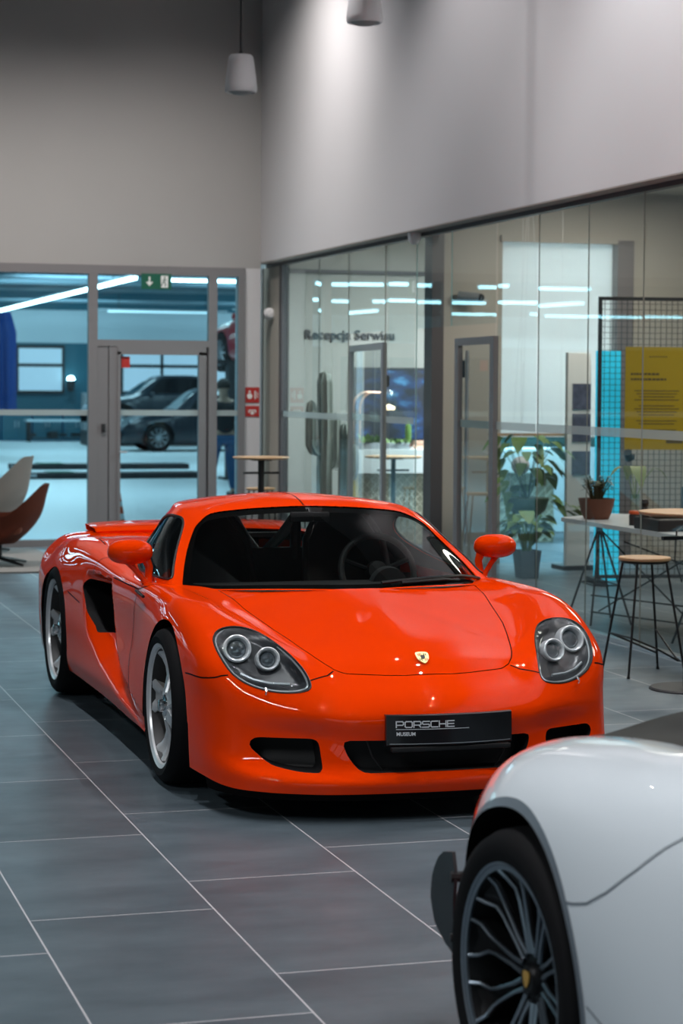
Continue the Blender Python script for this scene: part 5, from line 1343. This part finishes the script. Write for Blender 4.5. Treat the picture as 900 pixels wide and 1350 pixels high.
    # planters on the counter
    for (x_, w_, lab, sd) in ((6.80,.26,'grey planter with a dark green plant under the arched lamp',31), (7.08,.26,'long low planter of small green plants on the white counter',32)):
        p = thing('counter_planter', lab, 'plant', (x_,21.50,1.03)); MB().box((0,0,.035), (w_,.12,.07), bevel=.01).build('planter_box', M['frame_light'], p)
        ml = MB(); rnd = random.Random(sd)
        for i in range(26): leaf(ml, (rnd.uniform(-w_*.42,w_*.42), rnd.uniform(-.04,.04), .06), (rnd.uniform(-1,1), rnd.uniform(-1,1), rnd.uniform(.6,2)), rnd.uniform(.06,.16 if sd == 31 else .09), .25, .2)
        ml.build('foliage', M['leaf'], p, smooth=60, normals=False)
    p = thing('small_cactus', 'small green column cactus standing on the white counter', 'plant', (7.24,21.6,1.03)); MB().lathe([(.0005,0),(.035,0),(.04,.06),(.0005,.06)], 20, 'z').build('pot', M['terracotta'], p); MB().lathe([(.028,.05),(.036,.14),(.032,.24),(.012,.30),(.0005,.31)], 16, 'z').build('cactus_trunk', M['leaf'], p)
    o = MB().box((7.40,21.6,1.075), (.18,.12,.09), bevel=.008).build('brochure_box', M['rose']); tag(o, 'rose-coloured brochure box at the right of the counter', 'box')
    # small round table in front of the counter
    round_table((6.83,20.85,0), 'small dark round table with a single dark post in front of the counter', .98, .30, .2, .024)
def glassm():
    if 'vase' not in M: M['vase'] = glassmat('clear_glass', (.86,.92,.9), ior=1.45)
    return M['vase']
def screen_mat():
    m = bpy.data.materials.new('screen_picture'); m.use_nodes = True; nt = m.node_tree; b = nt.nodes['Principled BSDF']
    tc = nt.nodes.new('ShaderNodeTexCoord'); mp = nt.nodes.new('ShaderNodeMapping'); mp.inputs['Scale'].default_value = (1.6,1,3.2); nz = nt.nodes.new('ShaderNodeTexNoise'); nz.inputs['Scale'].default_value = 1.9; nz.inputs['Detail'].default_value = 4
    cr = nt.nodes.new('ShaderNodeValToRGB'); e = cr.color_ramp.elements; e[0].position = .5; e[0].color = (.001,.003,.010,1); e[1].position = .80; e[1].color = (.10,.45,.85,1)
    x = e.new(.64); x.color = (.003,.04,.16,1)
    nt.links.new(tc.outputs['Object'], mp.inputs[0]); nt.links.new(mp.outputs[0], nz.inputs['Vector']); nt.links.new(nz.outputs['Fac'], cr.inputs[0]); nt.links.new(cr.outputs[0], b.inputs['Emission Color']); b.inputs['Emission Strength'].default_value = 1.; b.inputs['Base Color'].default_value = (.01,.01,.012,1)
    return m
# ------------------------------------------------------------------ workshop behind the back glazing
def generic_car(name, label, loc, rz, m, H=1.62, L=4.7, W=1.9, suv=True):
    c = thing(name, label, 'car', loc, rz)
    hw = W/2; zb = .22; k = H
    # stations along y (front = +y): y, z belt/hood, z top, half width, top half width
    f = L/2
    stn = [(f,.50,.52,.60,.55),(f-.12,.66,.70,.80,.70),(f-.45,.80,.88,.93,.74),(f-1.15,.90,.98,.98,.76),(f-1.35,.96,1.06,1,.74),(f-1.95,1.0,k-.06,1,.62),(f-2.5,1.0,k,1,.60),(f-3.2,1.0,k-.02,1,.60),(f-3.9,1.02,k-.18,.99,.60),(f-4.35,.98,1.12 if not suv else 1.32,.95,.66),(f-L+.08,.90,1.0,.88,.66),(-f,.60,.65,.80,.62)]
    rows = []
    for (y, zt, ztop, w, tw) in stn:
        w *= hw; tw *= hw; zz = zt
        rows.append([(w*.90,y,zb),(w*.985,y,zb+.12),(w,y,(zb+zz)/2+.05),(w*.97,y,zz-.06),(w*.93,y,zz),((w*.93*.45+tw*.55),y,zz+(ztop-zz)*.55),(tw,y,ztop-.05*(ztop > zz+.2)),(tw*.7,y,ztop-.005),(0,y,ztop)])
    A = np.array(rows); G, u = cr_eval(A, [5]*11); B = np.transpose(G, (1,0,2)); Hh, v = cr_eval(B, [3,3,3,3,4,3,3,3]); G = np.transpose(Hh, (1,0,2))
    S = Surf.grid(G, u, v)
    for cy in (f-.88, -f+.95):
        g = np.minimum(np.hypot(S.V[:,1]-cy, S.V[:,2]-.36)-.41, np.maximum(abs(S.V[:,1]-cy)-.41, S.V[:,2]-.36)); g[S.V[:,0] < hw*.6] = 1
        _, S = S.cut(g)
    gs = sdf_poly(S.V[:,[3,4]], round_poly([(4.5,4.15),(9.0,4.15),(8.6,5.8),(5.2,5.8)], .3)); win, S = S.cut(gs)
    gw = sdf_poly(S.V[:,[3,4]], round_poly([(4.1,6.3),(4.95,6.3),(4.95,8.2),(4.1,8.2)], .2)); wsn, S = S.cut(gw)
    S.both().build('body_shell', m, c); 
    if 'far_glass' not in M: M['far_glass'] = mat('dark_car_glass', (.01,.012,.014), .05, coat=1)
    win.both().build('side_windows', M['far_glass'], c); wsn.both().build('windscreen', M['far_glass'], c)
    for cy in (f-.88, -f+.95):
        for s in (-1, 1):
            w = link('wheel', None, c, (s*(hw-.13), cy, .36))
            MB().lathe([(.24,-.11),(.34,-.12),(.36,-.09),(.36,.09),(.34,.12),(.24,.11)], 36, 'x').build('tyre', M['tyre'], w)
            mb = MB(); mb.lathe([(.0005,s*.09),(.05,s*.09),(.06,s*.06)], 16, 'x'); mb.lathe([(.245,s*.115),(.235,s*.10),(.23,0)], 32, 'x')
            for q in range(10): a = 2*PI*q/10; mb.tube([(s*.085,.05*math.cos(a),.05*math.sin(a)),(s*.10,.238*math.cos(a),.238*math.sin(a))], .014, 5)
            mb.build('rim', M['frame_light'], w)
    for s in (-1, 1):
        MB().box((s*hw*.62,f-.28,.72), (.34,.22,.12), bevel=.04).build('headlight', M['lens'], c)
        MB().box((s*(hw+.06),f-1.75,1.02), (.16,.10,.12), bevel=.03).build('door_mirror', m, c)
    MB().box((0,0,.30), (W*.8,L*.86,.14)).build('underbody', M['dark'], c)
    return c
def person(loc, rz, label):
    p = thing('person', label, 'person', loc, rz)
    def skin(name, verts, edges, rad, m, sub=2, root=0):
        me = bpy.data.meshes.new(name); me.from_pydata(verts, edges, []); o = link(name, me, p)
        o.modifiers.new('s', 'SKIN'); sv = me.skin_vertices[0].data
        for i, r_ in enumerate(rad): sv[i].radius = r_ if isinstance(r_, tuple) else (r_, r_)
        for i in range(len(verts)): sv[i].use_root = (i == root)
        md = o.modifiers.new('u', 'SUBSURF'); md.levels = sub; md.render_levels = sub
        dg = bpy.context.evaluated_depsgraph_get(); me2 = bpy.data.meshes.new_from_object(o.evaluated_get(dg)); o.modifiers.clear(); o.data = me2
        me2.materials.clear(); me2.materials.append(m); me2.polygons.foreach_set('use_smooth', [True]*len(me2.polygons)); return o
    skinm = mat('skin', (.45,.28,.20), .5); 
    body = skin('body', [(0,0,1.0),(0,0,1.15),(0,.0,1.32),(0,.0,1.44),(0,.01,1.53),(0,.02,1.62),(0,.025,1.72),
        (.17,0,1.43),(.23,-.0,1.18),(.22,.10,.95),(.22,.13,.87),(-.17,0,1.43),(-.24,.02,1.18),(-.20,.14,.98),(-.19,.18,.90),
        (.10,0,.93),(.13,.02,.52),(.16,-.02,.10),(.17,.10,.04),(-.10,0,.93),(-.16,.02,.52),(-.22,-.02,.10),(-.24,.10,.04)],
        [(0,1),(1,2),(2,3),(3,4),(4,5),(5,6),(3,7),(7,8),(8,9),(9,10),(3,11),(11,12),(12,13),(13,14),(0,15),(15,16),(16,17),(17,18),(0,19),(19,20),(20,21),(21,22)],
        [(.16,.11),(.14,.10),(.17,.11),(.13,.08),.055,.085,.075,.06,.045,.035,.035,.06,.045,.035,.035,.09,.06,.045,.04,.09,.06,.045,.04], skinm)
    skin('jacket', [(0,0,.93),(0,0,1.12),(0,.0,1.33),(0,0,1.45),(.19,0,1.42),(.25,0,1.18),(.235,.11,.95),(-.19,0,1.42),(-.26,.02,1.18),(-.215,.14,.98)],
        [(0,1),(1,2),(2,3),(3,4),(4,5),(5,6),(3,7),(7,8),(8,9)], [(.20,.14),(.18,.13),(.20,.14),(.13,.10),.085,.065,.052,.085,.065,.052], mat('black_jacket', (.015,.015,.018), .8))
    skin('jeans', [(0,0,.98),(.11,0,.88),(.14,.02,.52),(.165,-.02,.10),(-.11,0,.88),(-.17,.02,.52),(-.225,-.02,.10)], [(0,1),(1,2),(2,3),(0,4),(4,5),(5,6)], [(.17,.12),(.11,.105),.08,.062,(.11,.105),.08,.062], mat('blue_jeans', (.03,.09,.19), .9))
    for s, x in ((1,.17),(-1,-.235)):
        MB().box((x,.05,.04), (.10,.27,.08), bevel=.03).build('shoe', M['dark'], p)
    mb = MB(); mb.lathe([(.0005+.103*math.sin(PI*i/12*.62), .11*math.cos(PI*i/12*.62)) for i in range(13)], 24, 'z', (0,-.002,1.70)); mb.build('hair', mat('dark_hair', (.02,.014,.01), .8), p)
    mb = MB(); mb.box((0,.115,1.665), (.022,.03,.045), bevel=.008); mb.build('nose', skinm, p)
    mb = MB(); [mb.lathe([(.0005,.0),(.012,.002),(.012,.008),(.0005,.01)], 10, 'y', (s*.035,.095,1.69)) for s in (-1,1)]; mb.build('eyes', M['dark'], p)
    mb = MB(); mb.box((0,.10,1.615), (.05,.01,.010), bevel=.003); mb.build('mouth', mat('lips', (.35,.12,.1), .5), p)
    mb = MB(); [mb.box((s*.088,.01,1.675), (.02,.035,.06), bevel=.008) for s in (-1,1)]; mb.build('ears', skinm, p)
    return p
def build_workshop():
    st(MB().box2((-26,BY+.05,-.1), (5.7,23.62,-.002)).build('floor_3', M['ws_floor'], smooth=0))
    st(MB().box2((-26,23.62,-.1), (26,68,-.002)).build('floor_4', M['ws_floor'], smooth=0))
    st(MB().box2((-26,BY+.3,6.2), (26,68,6.4)).build('ceiling_3', mat('ws_roof', (.010,.028,.042), .9), smooth=0))
    w = MB(); w.box2((-26,64,2.95), (26,64.3,3.95)); st(w.build('wall_far_upper', M['ws_white'], smooth=0))
    st(MB().box2((-26,64,3.95), (26,64.3,6.2)).build('wall_far_top', M['teal'], smooth=0))
    st(MB().box2((-26,64,0), (26,64.3,2.95)).build('wall_far', M['teal'], smooth=0))
    st(MB().box2((-26.2,BY,0), (-26,64,6.2)).build('wall_ws_left', M['ws_white'], smooth=0))
    st(MB().box2((26,23.6,0), (26.2,64,6.2)).build('wall_ws_right', M['ws_white'], smooth=0))
    st(MB().box2((5.87,23.63,0), (26,23.7,6.2)).build('wall_ws_near', M['ws_white'], smooth=0))
    st(MB().box2((5.87,BY+.52,0), (5.93,23.5,6.2)).build('wall_ws_end', M['ws_white'], smooth=0))
    pane = mat('daylight_pane', (.3,.35,.38), .4, emit=(.62,.78,.90), estr=.42)
    i = 4
    for x0, x1 in ((9.0,10.3),(12.2,13.35),(13.45,14.9),(15.0,16.4)):
        f = MB()
        f.box2((x0-.09,63.9,1.42), (x1+.09,63.98,2.88)); fo = st(f.build('window_%d' % i, M['dark'], smooth=0)); i += 1
        for z0, z1 in ((1.50,2.22),(2.32,2.78)): MB().box2((x0,63.86,z0), (x1,63.9,z1)).build('window_pane', pane, fo, smooth=0)
    # light tubes
    def tube(x, y, z, L, along, lab):
        o = thing('light_tube', lab, 'ceiling light', (x, y, z), group='workshop light tubes')
        d = (.10, L, .06) if along == 'y' else (L, .08, .05)
        MB().box((0,0,.05), (d[0]*1.2,d[1]*1.0,.04)).build('light_housing', M['ws_white'], o, smooth=0); MB().box((0,0,0), d).build('tube', M['led_ws'] if x != 12.6 else mat('dim_led', (.6,.7,.7), .5, emit=(.7,.95,1), estr=.9), o, smooth=0)
        mb = MB(); 
        for q in (-.4,.4): mb.tube([(0,q*L,.06),(0,q*L,6.2-z)] if along == 'y' else [(q*L,0,.06),(q*L,0,6.2-z)], .01, 5)
        mb.build('tube_hanger', M['dark'], o, smooth=0)
    tube(8.05, 52.5, 3.8, 23., 'y', 'long bright light tube running away over the workshop')
    for (x, y, z, L, lab) in ((10.2,44.0,3.92,2.2,'short light tube crossing the workshop, highest over the glass door'), (12.6,60.,3.80,3.2,'light tube low in front of the white workshop wall'), (13.2,50.,3.5,1.6,'short light tube seen through the narrow right pane')):
        tube(x, y, z, L, 'x', lab)
    src = None
    for i, x in enumerate((-19.5,-15.2,-11,-6.8,-2.6)):
        for y in (29,36,43.5,52,60):
            if src is None:
                src = thing('light_tube', 'short light tube in the rows over the left workshop bays', 'ceiling light', (x, y, 3.9), R(4), group='light tube rows over the left workshop bays')
                MB().box((0,0,.05), (3.1,.16,.05)).build('light_housing', M['ws_white'], src, smooth=0); MB().box((0,0,0), (3.0,.15,.07)).build('tube', M['led_ws'], src, smooth=0)
            else: copytree(src, (x+(y*7 % 3)*.5, y, 3.9), R(86) if (i+int(y)) % 3 == 0 else R(4))
    M['pipe'] = mat('pipe_grey', (.14,.22,.26), .7)
    # pipes and ducts under the roof
    for (y, z, r, mm) in ((58,4.35,.10,'ws_white'),(54,4.30,.07,'frame_light'),(48,4.55,.12,'ws_white'),(62,4.15,.06,'ws_white'),(44,4.6,.08,'frame_light'),(60,4.7,.10,'ws_white')):
        o = MB().tube([(0,y,z),(24,y,z)], r, 10).build('roof_pipe', M['pipe']); tag(o, 'pale pipe running across under the workshop roof', 'pipe', 'pipes under the workshop roof')
    o = MB().tube([(1.5,30,4.95),(4.9,44,5.05),(5.2,60,5.1)], .30, 16).build('air_duct', M['pipe']); tag(o, 'large round air duct high on the left of the workshop', 'duct')
    for k in range(6):
        o = MB().box2((0,30+6*k,5.55), (24,30.25+6*k,6.2)).build('roof_beam', M['teal'], smooth=0); st(o)
    # cabinets and bench
    for k in range(5):
        cb = thing('tool_cabinet', 'teal-blue steel cabinet in the row along the far workshop wall', 'cabinet', (7.9+.92*k, 63.3, 0), group='cabinets on the far workshop wall')
        MB().box((0,0,.46), (.88,.5,.92), bevel=.01).build('cabinet_body', mat('cab_blue', (.02,.14,.24), .5) if 'cab' not in M else M['cab'], cb, smooth=0)
        for s in (-1, 1):
            d = MB().box((s*.21,-.26,.46), (.40,.02,.84)).build('cabinet_door', M['teal'], cb, smooth=0); MB().box((s*.05,-.28,.5), (.02,.02,.2)).build('door_handle', M['steel'], d, smooth=0)
    b = thing('workbench', 'pale workbench strip with tools in front of the far cabinets', 'bench', (9.9,62.2,0)); MB().box((0,0,.62), (1.9,.5,.06)).build('bench_top', M['ws_white'], b, smooth=0)
    for sx in (-1,1):
        for sy in (-1,1): MB().box((sx*.85,sy*.2,.3), (.07,.07,.6)).build('leg', M['dark'], b, smooth=0)
    mb = MB(); rnd = random.Random(2); [mb.box((rnd.uniform(-.8,.8),rnd.uniform(-.1,.1),.20), (rnd.uniform(.08,.3),.2,rnd.uniform(.06,.2))) for _ in range(7)]; mb.box((0,0,.10), (1.7,.4,.03)); mb.build('bench_shelf', M['dark'], b, smooth=0)
    o = thing('white_cabinet', 'pale grey upright machine cabinet beside the frame of the glass door', 'cabinet', (10.75,61.2,0)); MB().box((0,0,.72), (.55,.5,1.44), bevel=.02).build('cabinet_body', M['frame_light'], o, smooth=0); MB().box((0,-.26,1.0), (.4,.02,.5)).build('cabinet_door', M['ws_white'], o, smooth=0)
    # blue sheet
    mb = MB(); rows = []
    for z in (1.15,1.7,2.3,2.8,3.22): rows.append([(x, .05*math.sin(x*17+z*.8)+.03*math.sin(x*31), z) for x in np.linspace(-1.6, -.06 if z < 2.9 else -.18, 50)])
    mb.quadgrid(rows); o = mb.build('plastic_curtain', mat('blue_sheet', (.002,.03,.15), .35, emit=(0,.03,.3), estr=.0), smooth=60, loc=(6.35,45,0), normals=False); tag(o, 'deep blue plastic curtain hanging at the left edge of the workshop', 'curtain')
    # lifts: flat dark platforms on the floor
    def lift(x0, x1, y, lab, g=True):
        l = thing('floor_lift', lab, 'car lift', ((x0+x1)/2, y, 0)); w = (x1-x0)
        MB().box((0,0,.055), (w,.55,.11), bevel=.02).build('platform', M['dark'], l, smooth=0); MB().box((-w*.28,-.02,.118), (w*.14,.5,.016)).build('grip_pad', M['sign_green'], l, smooth=0)
        MB().box((-w*.46,-.29,.06), (.3,.04,.05)).build('end_stop', M['steel'], l, smooth=0)
    lift(5.75, 9.35, 42.1, 'farther flat dark lift platform on the workshop floor')
    lift(5.35, 8.65, 38.0, 'nearer flat dark lift platform on the workshop floor, with a green pad')
    # cars
    M['dark_paint'] = mat('dark_blue_paint', (.004,.009,.016), .3, coat=.25); M['silver_paint'] = mat('grey_paint', (.02,.03,.04), .3, coat=.6); M['red_paint2'] = mat('deep_red_paint', (.35,.01,.015), .35, coat=1)
    generic_car('suv', 'dark blue sport utility car parked side-on in the workshop behind the glass door', (12.4,53.4,0), R(90), M['dark_paint'], H=1.62)
    generic_car('parked_car', 'grey car standing higher behind the dark blue one in the workshop', (12.4,58.5,.42), R(90), M['silver_paint'], H=1.55, suv=False)
    o = MB().box((12.4,58.5,.21), (4.6,1.7,.40), bevel=.02).build('lift_platform', M['dark'], smooth=0); tag(o, 'dark raised lift platform carrying the grey car', 'car lift')
    generic_car('lifted_car', 'red car raised on a lift, seen through the narrow right pane', (10.42,37.4,1.95), R(12), M['red_paint2'], H=1.3, suv=False)
    o = thing('lift_column', 'dark lift column beneath the raised red car', 'car lift', (9.15,37.2,0)); MB().box((0,0,1.05), (.30,.3,2.1), bevel=.02).build('column_body', M['dark'], o, smooth=0); MB().box((.3,.1,2.12), (1.3,.2,.08)).build('lift_arm', M['dark'], o, smooth=0); MB().box((0,0,.02), (.5,.5,.04)).build('column_base', M['dark'], o, smooth=0)
    person((7.50,31.2,0), R(10), 'person in a black top and blue jeans standing behind the narrow right pane')
    # traffic cone
    c = thing('traffic_cone', 'orange and white traffic cone just behind the glass door frame', 'cone', (4.655,24.6,0))
    c.scale = (.85,.85,.85)
    orange = mat('cone_orange', (.75,.10,.02), .5)
    MB().box((0,0,.012), (.26,.26,.024), bevel=.008).build('cone_base', orange, c)
    def band(z0, z1, m_, nm):
        r = lambda z: .095*(1-z/.52)+.012*(z/.52)
        MB().lathe([(r(z0),z0),(r(z1),z1)], 24, 'z').build(nm, m_, c)
    band(.02,.13,orange,'cone_body'); band(.13,.21,M['sign_white'],'cone_stripe'); band(.21,.31,orange,'cone_body'); band(.31,.38,M['sign_white'],'cone_stripe'); band(.38,.50,orange,'cone_tip')
    # beacon on the far wall
    o = thing('wall_device', 'small black wall device with a bright top on the far workshop wall', 'wall device', (10.55,63.7,1.72)); MB().lathe([(.0005,-.25),(.10,-.22),(.13,-.05),(.12,.10)], 16, 'z').build('device_body', M['dark'], o); MB().lathe([(.12,.10),(.10,.20),(.0005,.24)], 16, 'z').build('device_lamp', M['led_ws'], o)
    # fill light: area panels added under the roof, without fixtures
    for x, y in ((2,32),(8,32),(-8,34),(-8,50),(-18,42),(6,42),(12,42),(8,52),(14,52),(10,60),(17,60),(2,25)):
        area('workshop_fill', (x, y, 5.3 if y > 26 else 5.), 3., 215 if y > 26 else 105, (.80,.96,1))
# ------------------------------------------------------------------ camera
def make_camera():
    f, cx, cy = 2779., 450., 612.
    def ray(x, y): return Vector((x-cx, -(y-cy), -f)).normalized()
    a = ray(-385., 503.); b = ray(9700., 573.); b = (b-a*a.dot(b)).normalized(); v = b.cross(a)*1.0
    # columns: world axes seen from the camera; rows: camera axes in the world
    rot = Matrix(((b.x, b.y, b.z), (a.x, a.y, a.z), (v.x, v.y, v.z)))
    cam = bpy.data.cameras.new('camera'); o = bpy.data.objects.new('camera', cam); COL.objects.link(o)
    o.matrix_world = Matrix.Translation((0, 0, 1.704)) @ rot.to_4x4()
    cam.sensor_fit = 'VERTICAL'; cam.sensor_height = 36.; cam.sensor_width = 24.
    cam.lens = f/1350*36.
    cam.shift_y = -(675.-cy)/1350.
    cam.clip_start = .1; cam.clip_end = 200
    cam.dof.use_dof = True; cam.dof.focus_distance = 8.6; cam.dof.aperture_fstop = 4.4
    sc.camera = o
    return o
# ------------------------------------------------------------------ put it together
car_materials(); room_materials()
build_coupe(2.767, 8.80)
build_white_car((1.745, 4.46), R(3))
build_room(); build_signs(); build_pendants(); build_furniture(); build_workshop(); build_lights()
make_camera()
sc.view_settings.view_transform = 'Standard'; sc.view_settings.look = 'None'; sc.view_settings.exposure = .35; sc.view_settings.gamma = 1
sc.view_settings.use_curve_mapping = False
sc.cycles.use_denoising = True
sc.cycles.max_bounces = 10; sc.cycles.transparent_max_bounces = 24; sc.cycles.glossy_bounces = 5; sc.cycles.diffuse_bounces = 4
sc.cycles.sample_clamp_indirect = 6; sc.cycles.caustics_reflective = False; sc.cycles.caustics_refractive = False
